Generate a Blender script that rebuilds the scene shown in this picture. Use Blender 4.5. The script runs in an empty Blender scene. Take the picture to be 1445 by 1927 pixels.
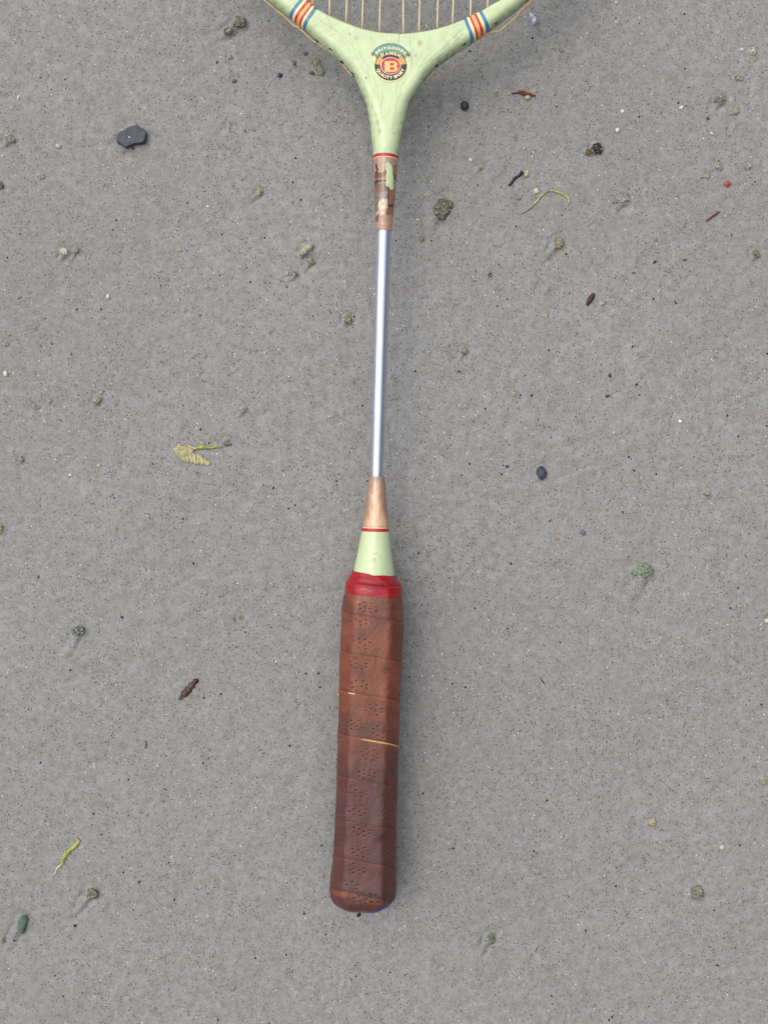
import bpy, bmesh, math, random
import numpy as np
from mathutils import Vector, Matrix

# ------------------------------------------------------------------ camera / light / exposure
SC = bpy.context.scene
COL = SC.collection
D = 0.5525            # camera height above the sand (m)
F = 2000.0            # focal length in photo pixels (1445 x 1927)
CX, CY = 722.5, 963.5
cam_d = bpy.data.cameras.new('camera')
cam_d.sensor_fit = 'VERTICAL'
cam_d.sensor_height = 36.0
cam_d.lens = F / 1927 * 36.0
cam_d.clip_start = 0.01
cam_d.clip_end = 200.0
cam = bpy.data.objects.new('camera', cam_d)
COL.objects.link(cam)
cam.location = (0, 0, D)
SC.camera = cam

SUN_EL, SUN_AZ = math.radians(66), math.radians(-55)      # azimuth from +Y towards +X
w = bpy.data.worlds.new('World')
SC.world = w
w.use_nodes = True
nt = w.node_tree
bg = nt.nodes['Background']
sky = nt.nodes.new('ShaderNodeTexSky')
sky.sky_type = 'NISHITA'
sky.sun_disc = False
sky.sun_elevation = SUN_EL
sky.sun_rotation = SUN_AZ
sky.air_density = 0.6
sky.dust_density = 10.0
sky.ozone_density = 0.6
bg.inputs['Strength'].default_value = 0.052
nt.links.new(sky.outputs[0], bg.inputs['Color'])
sd = bpy.data.lights.new('sun', 'SUN')
sd.energy = 1.5
sd.angle = math.radians(114)
sd.color = (1.0, 0.98, 0.95)
sun = bpy.data.objects.new('sun', sd)
COL.objects.link(sun)
sdir = Vector((math.sin(SUN_AZ) * math.cos(SUN_EL), math.cos(SUN_AZ) * math.cos(SUN_EL), math.sin(SUN_EL)))
sun.rotation_euler = sdir.to_track_quat('Z', 'Y').to_euler()
SC.view_settings.view_transform = 'Standard'
SC.view_settings.look = 'None'
SC.view_settings.gamma = 1.0
SC.view_settings.exposure = 0.56

rng = np.random.RandomState(7)
random.seed(7)

# ------------------------------------------------------------------ helpers
def lin(c):
    c = np.asarray(c, float) / 255.0
    return np.where(c <= 0.04045, c / 12.92, ((c + 0.055) / 1.055) ** 2.4)

def z0(Y):                       # height of the racket's mid plane (it lies with its head propped up)
    return 0.0170 + 0.040 * (Y + 0.195)

def P(px, py, z=0.0):
    k = (D - z) / F
    return np.array([(px - CX) * k, -(py - CY) * k, z])

def PR(px, py, dz=0.0):          # a measured point that lies dz above the racket's mid plane
    z = 0.03
    for _ in range(12):
        Y = -(py - CY) * (D - z) / F
        z = z0(Y) + dz
    return P(px, py, z)

def to_px(co):
    k = F / (D - co[:, 2])
    return np.stack([CX + co[:, 0] * k, CY - co[:, 1] * k], 1)

def resample(pts, n):
    pts = np.asarray(pts, float)
    s = np.r_[0, np.cumsum(np.linalg.norm(np.diff(pts, axis=0), axis=1))]
    t = np.linspace(0, s[-1], n)
    return np.stack([np.interp(t, s, pts[:, i]) for i in range(pts.shape[1])], 1)

def smooth_poly(pts, n, it=2):
    """Catmull-Rom through pts, then resampled evenly"""
    pts = np.asarray(pts, float)
    if len(pts) < 3:
        return resample(pts, n)
    Q = np.vstack([2 * pts[0] - pts[1], pts, 2 * pts[-1] - pts[-2]])
    out = []
    for i in range(1, len(Q) - 2):
        p0, p1, p2, p3 = Q[i - 1], Q[i], Q[i + 1], Q[i + 2]
        for t in np.linspace(0, 1, 12, endpoint=False):
            out.append(0.5 * (2 * p1 + (p2 - p0) * t + (2 * p0 - 5 * p1 + 4 * p2 - p3) * t * t + (3 * p1 - p0 - 3 * p2 + p3) * t ** 3))
    out.append(Q[-2])
    return resample(out, n)

def dist_poly(pts, poly, chunk=20000):
    """distance of 2D pts to an open polyline"""
    poly = np.asarray(poly, float)
    a, b = poly[:-1], poly[1:]
    ab = b - a
    L2 = (ab ** 2).sum(1) + 1e-18
    res = np.empty(len(pts))
    for i in range(0, len(pts), chunk):
        p = pts[i:i + chunk, None, :]
        t = np.clip(((p - a) * ab).sum(2) / L2, 0, 1)
        q = a + ab * t[..., None]
        res[i:i + chunk] = np.sqrt(((p - q) ** 2).sum(2).min(1))
    return res

def inside(pts, poly):
    poly = np.asarray(poly, float)
    x, y = pts[:, 0], pts[:, 1]
    r = np.zeros(len(pts), bool)
    j = len(poly) - 1
    for i in range(len(poly)):
        xi, yi = poly[i]
        xj, yj = poly[j]
        c = ((yi > y) != (yj > y)) & (x < (xj - xi) * (y - yi) / (yj - yi + 1e-12) + xi)
        r ^= c
        j = i
    return r

_lat = {}
def vnoise(x, y, seed=0, n=256):
    """smooth value noise, -1..1"""
    if seed not in _lat:
        _lat[seed] = np.random.RandomState(1000 + seed).uniform(-1, 1, (n, n))
    L = _lat[seed]
    xi, yi = np.floor(x).astype(int), np.floor(y).astype(int)
    fx, fy = x - xi, y - yi
    fx = fx * fx * (3 - 2 * fx)
    fy = fy * fy * (3 - 2 * fy)
    a = L[yi % n, xi % n]
    b = L[yi % n, (xi + 1) % n]
    c = L[(yi + 1) % n, xi % n]
    d = L[(yi + 1) % n, (xi + 1) % n]
    return (a * (1 - fx) + b * fx) * (1 - fy) + (c * (1 - fx) + d * fx) * fy

def fbm(x, y, seed=0, o=3):
    r = 0
    for k in range(o):
        r = r + vnoise(x * 2 ** k, y * 2 ** k, seed + k) * 0.5 ** k
    return r

def sstep(a, b, x):
    t = np.clip((x - a) / (b - a), 0, 1)
    return t * t * (3 - 2 * t)

def mesh_np(name, co, quads, mat, parent=None, col=None, smooth=True, tris=None):
    co = np.asarray(co, np.float32)
    me = bpy.data.meshes.new(name)
    me.vertices.add(len(co))
    me.vertices.foreach_set('co', co.ravel())
    loops, starts, totals = [], [], []
    n = 0
    if quads is not None and len(quads):
        q = np.asarray(quads, np.int32)
        loops.append(q.ravel())
        starts.append(np.arange(len(q)) * 4)
        totals.append(np.full(len(q), 4))
        n = len(q) * 4
    if tris is not None and len(tris):
        t = np.asarray(tris, np.int32)
        loops.append(t.ravel())
        starts.append(n + np.arange(len(t)) * 3)
        totals.append(np.full(len(t), 3))
    loops = np.concatenate(loops).astype(np.int32)
    starts = np.concatenate(starts).astype(np.int32)
    totals = np.concatenate(totals).astype(np.int32)
    me.loops.add(len(loops))
    me.loops.foreach_set('vertex_index', loops)
    me.polygons.add(len(starts))
    me.polygons.foreach_set('loop_start', starts)
    me.polygons.foreach_set('loop_total', totals)
    me.polygons.foreach_set('use_smooth', np.full(len(starts), smooth, bool))
    me.update(calc_edges=True)
    me.validate()
    if col is not None:
        a = me.attributes.new('Col', 'FLOAT_COLOR', 'POINT')
        c4 = np.ones((len(co), 4), np.float32)
        c4[:, :col.shape[1]] = col
        a.data.foreach_set('color', c4.ravel())
    if mat:
        me.materials.append(mat)
    o = bpy.data.objects.new(name, me)
    COL.objects.link(o)
    if parent:
        o.parent = parent
        o.matrix_parent_inverse = Matrix.Translation(-Vector(parent.location))
    return o

def grid_faces(nr, nc, wrap=False):
    i = np.arange(nr - 1)[:, None]
    j = np.arange(nc if wrap else nc - 1)[None, :]
    j2 = (j + 1) % nc
    f = np.stack([i * nc + j, i * nc + j2, (i + 1) * nc + j2, (i + 1) * nc + j], -1)
    return f.reshape(-1, 4)

def thing(name, label, cat, loc, group=None):
    o = bpy.data.objects.new(name, None)
    o.empty_display_size = 0.02
    COL.objects.link(o)
    o.location = loc
    o['label'] = label
    o['category'] = cat
    if group:
        o['group'] = group
    return o

def tag(o, label, cat, group=None):
    o['label'] = label
    o['category'] = cat
    if group:
        o['group'] = group
    return o

def tube(path, rad, nseg=10, caps=True):
    path = np.asarray(path, float)
    n = len(path)
    rad = np.broadcast_to(np.asarray(rad, float), (n,))
    T = np.gradient(path, axis=0)
    T /= np.linalg.norm(T, axis=1)[:, None] + 1e-12
    up = np.array([0, 0, 1.0])
    S = np.cross(T, up)
    bad = np.linalg.norm(S, axis=1) < 1e-4
    S[bad] = [1, 0, 0]
    S /= np.linalg.norm(S, axis=1)[:, None]
    U = np.cross(S, T)
    a = np.linspace(0, 2 * np.pi, nseg, endpoint=False)
    co = path[:, None, :] + rad[:, None, None] * (S[:, None, :] * np.cos(a)[None, :, None] + U[:, None, :] * np.sin(a)[None, :, None])
    co = co.reshape(-1, 3)
    f = grid_faces(n, nseg, True)[:, ::-1]
    tr = []
    if caps:
        co = np.vstack([co, path[0], path[-1]])
        for k in range(nseg):
            tr.append((n * nseg, k, (k + 1) % nseg))
            tr.append((n * nseg + 1, (n - 1) * nseg + (k + 1) % nseg, (n - 1) * nseg + k))
    return co, f, tr

# ------------------------------------------------------------------ materials
def new_mat(name):
    m = bpy.data.materials.new(name)
    m.use_nodes = True
    n = m.node_tree
    b = n.nodes['Principled BSDF']
    return m, n, b

def N(n, t, **kw):
    x = n.nodes.new(t)
    for k, v in kw.items():
        if k in x.inputs.keys() if isinstance(k, str) else False:
            x.inputs[k].default_value = v
        else:
            setattr(x, k, v)
    return x

def mathn(n, op, a, b=None, c=None):
    x = n.nodes.new('ShaderNodeMath')
    x.operation = op
    for i, v in enumerate((a, b, c)):
        if v is None:
            continue
        if isinstance(v, (int, float)):
            x.inputs[i].default_value = v
        else:
            n.links.new(v, x.inputs[i])
    return x.outputs[0]

def mixc(n, fac, a, b, mode='MIX'):
    x = n.nodes.new('ShaderNodeMix')
    x.data_type = 'RGBA'
    x.blend_type = mode
    for s, v in ((0, fac), (6, a), (7, b)):
        if isinstance(v, (int, float)):
            x.inputs[s].default_value = v
        elif isinstance(v, (tuple, list, np.ndarray)):
            x.inputs[s].default_value = (*[float(q) for q in v][:3], 1.0)
        else:
            n.links.new(v, x.inputs[s])
    return x.outputs[2]

def coords(n):
    g = n.nodes.new('ShaderNodeNewGeometry')
    return g.outputs['Position']

def noise(n, vec, scale, detail=3.0, rough=0.55):
    x = n.nodes.new('ShaderNodeTexNoise')
    x.inputs['Scale'].default_value = scale
    x.inputs['Detail'].default_value = detail
    x.inputs['Roughness'].default_value = rough
    n.links.new(vec, x.inputs['Vector'])
    return x.outputs['Fac']

def voro(n, vec, scale, feature='F1', rnd=1.0):
    x = n.nodes.new('ShaderNodeTexVoronoi')
    x.feature = feature
    x.inputs['Scale'].default_value = scale
    x.inputs['Randomness'].default_value = rnd
    n.links.new(vec, x.inputs['Vector'])
    return x

def maprange(n, v, a, b, c=0.0, d=1.0):
    x = n.nodes.new('ShaderNodeMapRange')
    n.links.new(v, x.inputs[0])
    for i, q in enumerate((a, b, c, d)):
        x.inputs[i + 1].default_value = q
    return x.outputs[0]

def bump(n, b, height, strength=0.5, dist=0.0005, prev=None):
    x = n.nodes.new('ShaderNodeBump')
    x.inputs['Strength'].default_value = strength
    x.inputs['Distance'].default_value = dist
    n.links.new(height, x.inputs['Height'])
    if prev is not None:
        n.links.new(prev, x.inputs['Normal'])
    n.links.new(x.outputs[0], b.inputs['Normal'])
    return x.outputs[0]

def mat_sand():
    m, n, b = new_mat('sand')
    v = coords(n)
    big = noise(n, v, 9.0, 3)
    mid = noise(n, v, 170.0, 4, 0.62)
    fine = noise(n, v, 1250.0, 3, 0.6)
    damp = noise(n, v, 5.0, 2, 0.5)
    c = mixc(n, maprange(n, big, 0.3, 0.7), (0.277, 0.294, 0.302), (0.323, 0.341, 0.349))
    c = mixc(n, mathn(n, 'MULTIPLY', maprange(n, damp, 0.42, 0.66), 0.45), c, (0.226, 0.239, 0.246))
    # wetter and drier grain-sized patches
    c = mixc(n, maprange(n, mid, 0.35, 0.70), c, (0.222, 0.225, 0.222))
    c = mixc(n, mathn(n, 'MULTIPLY', maprange(n, fine, 0.38, 0.72), 0.42), c, (0.150, 0.154, 0.154))
    c = mixc(n, mathn(n, 'MULTIPLY', maprange(n, fine, 0.50, 0.30), 0.32), c, (0.41, 0.415, 0.41))
    blot = noise(n, v, 330.0, 3, 0.6)
    c = mixc(n, mathn(n, 'MULTIPLY', maprange(n, blot, 0.52, 0.70), 0.38), c, (0.165, 0.169, 0.170))
    c = mixc(n, mathn(n, 'MULTIPLY', maprange(n, blot, 0.46, 0.32), 0.35), c, (0.36, 0.368, 0.366))
    # medium grey grains
    vg = voro(n, v, 900.0)
    sg = n.nodes.new('ShaderNodeSeparateColor')
    n.links.new(vg.outputs['Color'], sg.inputs[0])
    g1 = mathn(n, 'MULTIPLY', mathn(n, 'GREATER_THAN', sg.outputs[0], 0.86), mathn(n, 'LESS_THAN', vg.outputs['Distance'], 0.42))
    c = mixc(n, mathn(n, 'MULTIPLY', g1, 0.45), c, (0.085, 0.085, 0.085))
    # dark grains, denser in drifts
    vd = voro(n, v, 1350.0)
    sp = n.nodes.new('ShaderNodeSeparateColor')
    n.links.new(vd.outputs['Color'], sp.inputs[0])
    thr = maprange(n, noise(n, v, 60.0, 4, 0.7), 0.30, 0.72, 0.962, 0.78)
    dk = mathn(n, 'MULTIPLY', mathn(n, 'GREATER_THAN', sp.outputs[0], thr), mathn(n, 'LESS_THAN', vd.outputs['Distance'], mathn(n, 'MULTIPLY_ADD', sp.outputs[2], 0.30, 0.25)))
    c = mixc(n, mathn(n, 'MULTIPLY', dk, mathn(n, 'MULTIPLY_ADD', sp.outputs[1], 0.45, 0.52)), c, (0.018, 0.018, 0.02))
    # larger dark grains
    vl = voro(n, v, 560.0)
    s3 = n.nodes.new('ShaderNodeSeparateColor')
    n.links.new(vl.outputs['Color'], s3.inputs[0])
    dl = mathn(n, 'MULTIPLY', mathn(n, 'GREATER_THAN', s3.outputs[1], 0.995), mathn(n, 'LESS_THAN', vl.outputs['Distance'], 0.34))
    c = mixc(n, dl, c, (0.015, 0.015, 0.018))
    # quartz and shell grains, their glints painted as near white
    wt = mathn(n, 'MULTIPLY', mathn(n, 'GREATER_THAN', sp.outputs[1], 0.9955), mathn(n, 'LESS_THAN', vd.outputs['Distance'], 0.36))
    c = mixc(n, wt, c, (0.88, 0.88, 0.85))
    n.links.new(c, b.inputs['Base Color'])
    rr = mixc(n, wt, mixc(n, maprange(n, mid, 0.3, 0.7), (0.62,) * 3, (0.75,) * 3), (0.15,) * 3)
    n.links.new(rr, b.inputs['Roughness'])
    b.inputs['Specular IOR Level'].default_value = 0.25
    h = mathn(n, 'ADD', mathn(n, 'MULTIPLY', fine, 0.6), mathn(n, 'MULTIPLY', mid, 1.2))
    bump(n, b, h, 0.55, 0.0006)
    return m

def mat_attr(name, rough=0.5, spec=0.5, grain=None, gamp=0.25, coat=0.0, bumps=None, coat_rough=0.1):
    """colour comes from the painted-on wear stored with the mesh, with a procedural grain over it"""
    m, n, b = new_mat(name)
    a = n.nodes.new('ShaderNodeAttribute')
    a.attribute_name = 'Col'
    v = coords(n)
    c = a.outputs['Color']
    if grain:
        g = noise(n, v, grain, 4, 0.6)
        c = mixc(n, mathn(n, 'MULTIPLY', maprange(n, g, 0.35, 0.75), gamp), c, (0.02, 0.015, 0.01))
    n.links.new(c, b.inputs['Base Color'])
    b.inputs['Roughness'].default_value = rough
    b.inputs['Specular IOR Level'].default_value = spec
    b.inputs['Coat Weight'].default_value = coat
    b.inputs['Coat Roughness'].default_value = coat_rough
    if bumps:
        bump(n, b, noise(n, v, bumps[0], 3, 0.6), bumps[1], bumps[2])
    return m

_mc = {}
def mat_plain(name, rgb, rough=0.6, spec=0.4, metal=0.0, var=0.25, scale=900.0, bmp=0.4, trans=0.0, bd=0.0004):
    key = (name, tuple(rgb), rough)
    if key in _mc:
        return _mc[key]
    m, n, b = new_mat(name)
    base = lin(rgb)
    v = coords(n)
    g = noise(n, v, scale, 4, 0.65)
    c = mixc(n, maprange(n, g, 0.3, 0.72), tuple(np.clip(base * (1 + var), 0, 0.9)), tuple(base * (1 - var)))
    n.links.new(c, b.inputs['Base Color'])
    b.inputs['Roughness'].default_value = rough
    b.inputs['Specular IOR Level'].default_value = spec
    b.inputs['Metallic'].default_value = metal
    if trans:
        b.inputs['Transmission Weight'].default_value = trans
    if bmp:
        bump(n, b, g, bmp, bd)
    _mc[key] = m
    return m

def mat_lump(rgb):
    """sandy crumb: base colour with dark and pale grains in it"""
    key = ('lump', tuple(rgb))
    if key in _mc:
        return _mc[key]
    m, n, b = new_mat('sandy_crumb')
    base = lin(rgb)
    base = (0.70 * base + 0.30 * base.mean()) * 1.25
    v = coords(n)
    g = noise(n, v, 1300.0, 3, 0.65)
    c = mixc(n, maprange(n, g, 0.32, 0.70), tuple(np.clip(base * 1.45, 0, 0.85)), tuple(base * 0.62))
    vd = voro(n, v, 1500.0)
    sp = n.nodes.new('ShaderNodeSeparateColor')
    n.links.new(vd.outputs['Color'], sp.inputs[0])
    dk = mathn(n, 'GREATER_THAN', sp.outputs[0], 0.90)
    c = mixc(n, mathn(n, 'MULTIPLY', dk, 0.8), c, (0.03, 0.03, 0.03))
    wt = mathn(n, 'GREATER_THAN', sp.outputs[1], 0.93)
    c = mixc(n, mathn(n, 'MULTIPLY', wt, 0.6), c, (0.6, 0.58, 0.52))
    n.links.new(c, b.inputs['Base Color'])
    b.inputs['Roughness'].default_value = 0.7
    b.inputs['Specular IOR Level'].default_value = 0.3
    bump(n, b, g, 0.8, 0.0006)
    _mc[key] = m
    return m

M_SAND = mat_sand()
M_GREEN = mat_attr('green_paint', 0.34, 0.5, grain=None, coat=0.15, bumps=(260.0, 0.10, 0.0006))
M_FERRULE = mat_attr('lacquered_wood', 0.36, 0.5, grain=700.0, gamp=0.12, coat=0.8, bumps=(420.0, 0.18, 0.0005), coat_rough=0.12)
M_LEATHER = mat_attr('leather', 0.44, 0.40, grain=1500.0, gamp=0.34, coat=0.30, bumps=(1400.0, 0.35, 0.0003), coat_rough=0.2)
M_TAPE = mat_attr('red_tape', 0.27, 0.5, grain=300.0, gamp=0.10, bumps=(180.0, 0.3, 0.0008))

# ------------------------------------------------------------------ THINGS ON THE SAND (measured in the photograph)
# name, category, px, py, length, width, angle(deg, clockwise from +x in the photo), rgb, height factor, shape, trail(len, angle) or None, label
OL = (112, 112, 92); PALE = (150, 148, 128); GRN = (92, 108, 90); DK = (46, 50, 56); WHT = (205, 203, 190); GRY = (110, 110, 104)
ITEMS = [
 ('sand_lump', 'sand lump', 452, 44, 30, 24, -30, (104, 104, 90), .55, 'lump', (95, 150), 'largest crumbly grey green sand lump left of the racket head'),
 ('sand_lump', 'sand lump', 429, 59, 19, 15, 0, (98, 98, 84), .5, 'lump', None, 'smaller olive lump touching the lower left of the big lump near the racket head'),
 ('sand_lump', 'sand lump', 20, 262, 22, 18, 10, (116, 116, 102), .5, 'lump', (30, 140), 'olive crumb by the left photo edge, level with the flat slate stone'),
 ('pale_grain', 'grain', 110, 275, 10, 8, 30, (188, 184, 168), .55, 'pebble', None, 'pale grain lying between the flat slate stone and the left photo edge'),
 ('sand_lump', 'sand lump', 2, 350, 16, 18, 0, (94, 94, 82), .5, 'lump', None, 'olive lump cut off by the left photo edge below the slate stone'),
 ('sand_lump', 'sand lump', 76, 330, 20, 11, 20, (132, 131, 116), .3, 'lump', None, 'faint flat crumb patch below left of the slate stone'),
 ('sand_lump', 'sand lump', 122, 474, 20, 15, 5, (168, 164, 140), .55, 'lump', (34, 125), 'pale cream crumb, left one of a touching pair beside each other'),
 ('sand_lump', 'sand lump', 144, 473, 14, 15, 80, (118, 120, 96), .55, 'lump', (34, 125), 'darker olive crumb, right one of a touching pair beside each other'),
 ('sand_lump', 'sand lump', 489, 361, 15, 14, 0, (138, 138, 102), .6, 'lump', (40, 140), 'yellowish crumb with a washed trail, left of the worn upper ferrule'),
 ('dark_grain', 'grain', 441, 152, 10, 7, -30, (84, 86, 100), .5, 'pebble', None, 'small blue grey grain below the big crumbly lump near the racket head'),
 ('sand_lump', 'sand lump', 433, 107, 9, 12, 60, (120, 116, 104), .4, 'lump', None, 'faint crumb just below the big crumbly lump near the racket head'),
 ('sand_lump', 'sand lump', 337, 470, 13, 9, 0, (140, 140, 118), .45, 'lump', None, 'pale flat crumb alone between the touching pair and the racket shaft'),
 ('shell_sliver', 'shell', 36, 184, 3.5, 11, 20, (215, 222, 222), .6, 'pebble', None, 'tiny white shell sliver near the left photo edge above the slate stone'),
 ('pale_grain', 'grain', 391, 388, 6, 4, 20, (225, 225, 215), .6, 'pebble', None, 'tiny white grain below right of the slate stone, left of the yellowish crumb'),
 ('pale_grain', 'grain', 204, 558, 10, 8, 70, (200, 197, 180), .6, 'pebble', None, 'whitish grain below right of the touching pair of crumbs'),
 ('sand_lump', 'sand lump', 66, 618, 11, 9, 30, (134, 133, 112), .45, 'lump', None, 'small pale olive crumb near the left photo edge, above the two left edge grains'),
 ('sand_lump', 'sand lump', 11, 648, 13, 10, 10, (128, 128, 112), .45, 'lump', None, 'olive crumb at the left photo edge right above a white grain'),
 ('pale_grain', 'grain', 11, 703, 11, 8, 70, (214, 210, 190), .6, 'pebble', None, 'bright white grain at the left photo edge below an olive crumb'),
 ('sand_lump', 'sand lump', 184, 753, 18, 17, 0, (126, 126, 98), .6, 'lump', (24, 130), 'rounded olive crumb above left of the pale seaweed scrap'),
 ('sand_lump', 'sand lump', 191, 738, 7, 6, 0, (150, 148, 128), .5, 'lump', None, 'tiny crumb sitting just above the rounded olive crumb'),
 ('sand_lump', 'sand lump', 94, 754, 11, 10, 0, (132, 131, 116), .5, 'lump', None, 'right one of two small crumbs left of the rounded olive crumb'),
 ('sand_lump', 'sand lump', 68, 766, 14, 9, 20, (124, 122, 106), .45, 'lump', None, 'left one of two small crumbs left of the rounded olive crumb'),
 ('sand_lump', 'sand lump', 460, 772, 14, 12, 0, (108, 107, 100), .35, 'lump', (20, 140), 'faint grey crumb above right of the pale seaweed scrap'),
 ('sand_lump', 'sand lump', 386, 669, 7, 10, 0, (136, 134, 118), .4, 'lump', None, 'tiny faint crumb up from the pale seaweed scrap, midway to the touching rounded lumps'),
 ('sand_lump', 'sand lump', 427, 835, 18, 14, 0, (100, 103, 92), .4, 'lump', None, 'flat grey green lump at the tip of the pale seaweed scrap'),
 ('sand_lump', 'sand lump', 41, 863, 12, 12, 0, (122, 122, 108), .5, 'lump', (18, 120), 'grey crumb left of the pale seaweed scrap near the photo edge'),
 ('sand_lump', 'sand lump', 187, 876, 11, 8, 0, (166, 160, 138), .5, 'lump', None, 'pale beige crumb below left of the pale seaweed scrap'),
 ('pale_grain', 'grain', 134, 894, 7, 5, 0, (216, 214, 204), .6, 'pebble', None, 'tiny white grain left of the pale beige crumb'),
 ('sand_lump', 'sand lump', 2, 996, 13, 20, 0, (126, 124, 96), .5, 'lump', None, 'yellowish crumb cut by the left photo edge at mid height'),
 ('algae_lump', 'algae lump', 151, 1188, 30, 22, -15, (84, 98, 80), .45, 'lump', (62, 120), 'dark green algae lump with a washed trail left of the grip'),
 ('debris_bit', 'debris', 452, 1161, 12, 9, -30, (118, 102, 72), .4, 'lump', None, 'small brown plant crumb between the algae lump and the grip'),
 ('debris_bit', 'debris', 440, 1167, 6, 5, 0, (104, 96, 70), .4, 'lump', None, 'tiny brown speck just left of the small brown plant crumb'),
 ('dark_grain', 'grain', 231, 1161, 6, 4.5, 10, (44, 44, 60), .6, 'pebble', None, 'tiny navy grain right of the dark green algae lump'),
 ('sand_lump', 'sand lump', 175, 1681, 26, 24, 40, (98, 98, 86), .45, 'lump', (70, 135), 'dark grey green lump with a hollow washed trail below the bright green weed'),
 ('mossy_pebble', 'pebble', 43, 1739, 19, 36, 14, (92, 112, 104), .55, 'pebblerough', (70, 125), 'blue green mossy oval pebble in the lower left corner'),
 ('sand_lump', 'sand lump', 6, 1772, 10, 16, 20, (112, 106, 84), .45, 'lump', None, 'olive brown crumb left of the mossy oval pebble at the photo edge'),
 ('dark_grain', 'grain', 141, 1743, 6, 6, 0, (40, 40, 42), .6, 'pebble', None, 'tiny black grain right of the mossy oval pebble'),
 ('dark_grain', 'grain', 262, 1660, 7, 5, -50, (78, 78, 78), .6, 'pebble', None, 'tiny grey grain right of the bright green weed tail'),
 ('sand_lump', 'sand lump', 438, 1860, 10, 13, 40, (132, 126, 110), .3, 'lump', None, 'faint brownish crumb below left of the grip near the bottom edge'),
 ('sand_lump', 'sand lump', 600, 128, 13, 25, -25, (128, 130, 108), .6, 'caterpillar', None, 'pale elongated lump like a caterpillar close to the left throat of the racket'),
 ('sand_lump', 'sand lump', 553, 119, 12, 11, 0, (100, 102, 80), .5, 'lump', None, 'small olive crumb left of the caterpillar shaped lump'),
 ('sand_lump', 'sand lump', 575, 102, 10, 10, 0, (92, 90, 74), .45, 'lump', None, 'small dark olive crumb above the caterpillar shaped lump under the frame'),
 ('dark_grain', 'grain', 527, 142, 9, 9, 0, (58, 58, 78), .6, 'pebble', None, 'dark purple grain below left of the caterpillar shaped lump'),
 ('dark_grain', 'grain', 587, 138, 10, 7, 10, (80, 80, 96), .4, 'pebble', None, 'faint purple grain touching the caterpillar shaped lump on its left'),
 ('sand_lump', 'sand lump', 577, 469, 27, 13, -38, (146, 150, 126), .6, 'caterpillar', (30, 140), 'pale green elongated lump left of the steel shaft top'),
 ('sand_lump', 'sand lump', 584, 491, 15, 17, 0, (108, 116, 98), .6, 'lump', (34, 125), 'green grey crumb right under the pale green elongated lump'),
 ('sand_lump', 'sand lump', 556, 516, 15, 14, 0, (110, 112, 92), .5, 'lump', (30, 140), 'olive crumb, lowest of the group left of the shaft top'),
 ('pale_grain', 'grain', 540, 514, 5, 8, 0, (176, 172, 156), .5, 'pebble', None, 'small pale grain left of the lowest crumb by the shaft top'),
 ('sand_lump', 'sand lump', 655, 600, 18, 17, 0, (112, 110, 76), .6, 'lump', (22, 130), 'olive brown round crumb close to the left side of the steel shaft'),
 ('sand_lump', 'sand lump', 905, 314, 12, 15, -30, (128, 124, 96), .5, 'lump', (22, 140), 'yellowish crumb right of the upper ferrule beside a white grain'),
 ('pale_grain', 'grain', 885, 302, 8, 8, 0, (205, 200, 176), .6, 'pebble', None, 'round cream grain right of the upper ferrule beside a yellowish crumb'),
 ('sand_lump', 'sand lump', 831, 395, 40, 46, 25, (92, 92, 76), .30, 'lump', (60, 135), 'largest dark olive sand lump, right of the upper ferrule'),
 ('pale_grain', 'grain', 787, 413, 8, 5, 30, (176, 176, 166), .5, 'pebble', None, 'whitish grain between the upper ferrule and the largest dark olive lump'),
 ('pale_grain', 'grain', 814, 438, 6, 6, 30, (150, 150, 148), .5, 'pebble', None, 'grey grain below the largest dark olive lump'),
 ('sand_lump', 'sand lump', 793, 450, 14, 12, 30, (110, 106, 88), .3, 'lump', None, 'flat olive smear close to the shaft, below the largest dark olive lump'),
 ('debris_bit', 'debris', 922, 518, 12, 11, 30, (84, 62, 48), .45, 'lump', None, 'rusty brown crumb of plant debris right of the steel shaft'),
 ('sand_lump', 'sand lump', 874, 661, 15, 15, 0, (116, 116, 100), .5, 'lump', (26, 125), 'grey olive crumb right of the middle of the steel shaft'),
 ('dark_grain', 'grain', 864, 699, 8, 3.5, 5, (52, 52, 48), .5, 'pebble', None, 'thin dark sliver below the grey olive crumb right of the shaft'),
 ('debris_bit', 'debris', 951, 877, 14, 6, 15, (52, 54, 76), .4, 'lump', None, 'navy blue fleck left of the dark oval pebble'),
 ('algae_lump', 'algae lump', 922, 1767, 17, 24, 20, (84, 112, 88), .35, 'lump', (50, 125), 'green algae tuft right of the butt of the grip'),
 ('sand_lump', 'sand lump', 884, 1642, 14, 13, 0, (128, 124, 102), .4, 'lump', None, 'yellow grey crumb right of the lower end of the grip'),
 ('sand_lump', 'sand lump', 823, 1633, 10, 9, 0, (128, 124, 106), .3, 'lump', None, 'faint crumb closest to the lower end of the grip on its right'),
 ('pale_grain', 'grain', 992, 185, 11, 9, 0, (168, 164, 142), .6, 'pebble', None, 'pale grain lying against the rusty red frond'),
 ('sand_lump', 'sand lump', 969, 256, 9, 11, 0, (112, 112, 86), .4, 'lump', None, 'small olive crumb below the rusty red frond'),
 ('pale_grain', 'grain', 1170, 211, 7.5, 7, 0, (215, 210, 190), .6, 'pebble', None, 'round white grain above the brown black clump'),
 ('pale_grain', 'grain', 1160, 247, 8, 9, 0, (206, 206, 200), .6, 'pebble', None, 'white grain just above the brown black clump, lower of two'),
 ('weed_clump', 'seaweed', 1123, 280, 20, 22, -20, (44, 40, 44), .55, 'lump', (30, 150), 'brown black rotted weed clump right of the racket head'),
 ('weed_scrap', 'seaweed', 1106, 286, 20, 13, -30, (92, 78, 54), .4, 'lump', None, 'brown scrap attached left of the brown black weed clump'),
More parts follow.
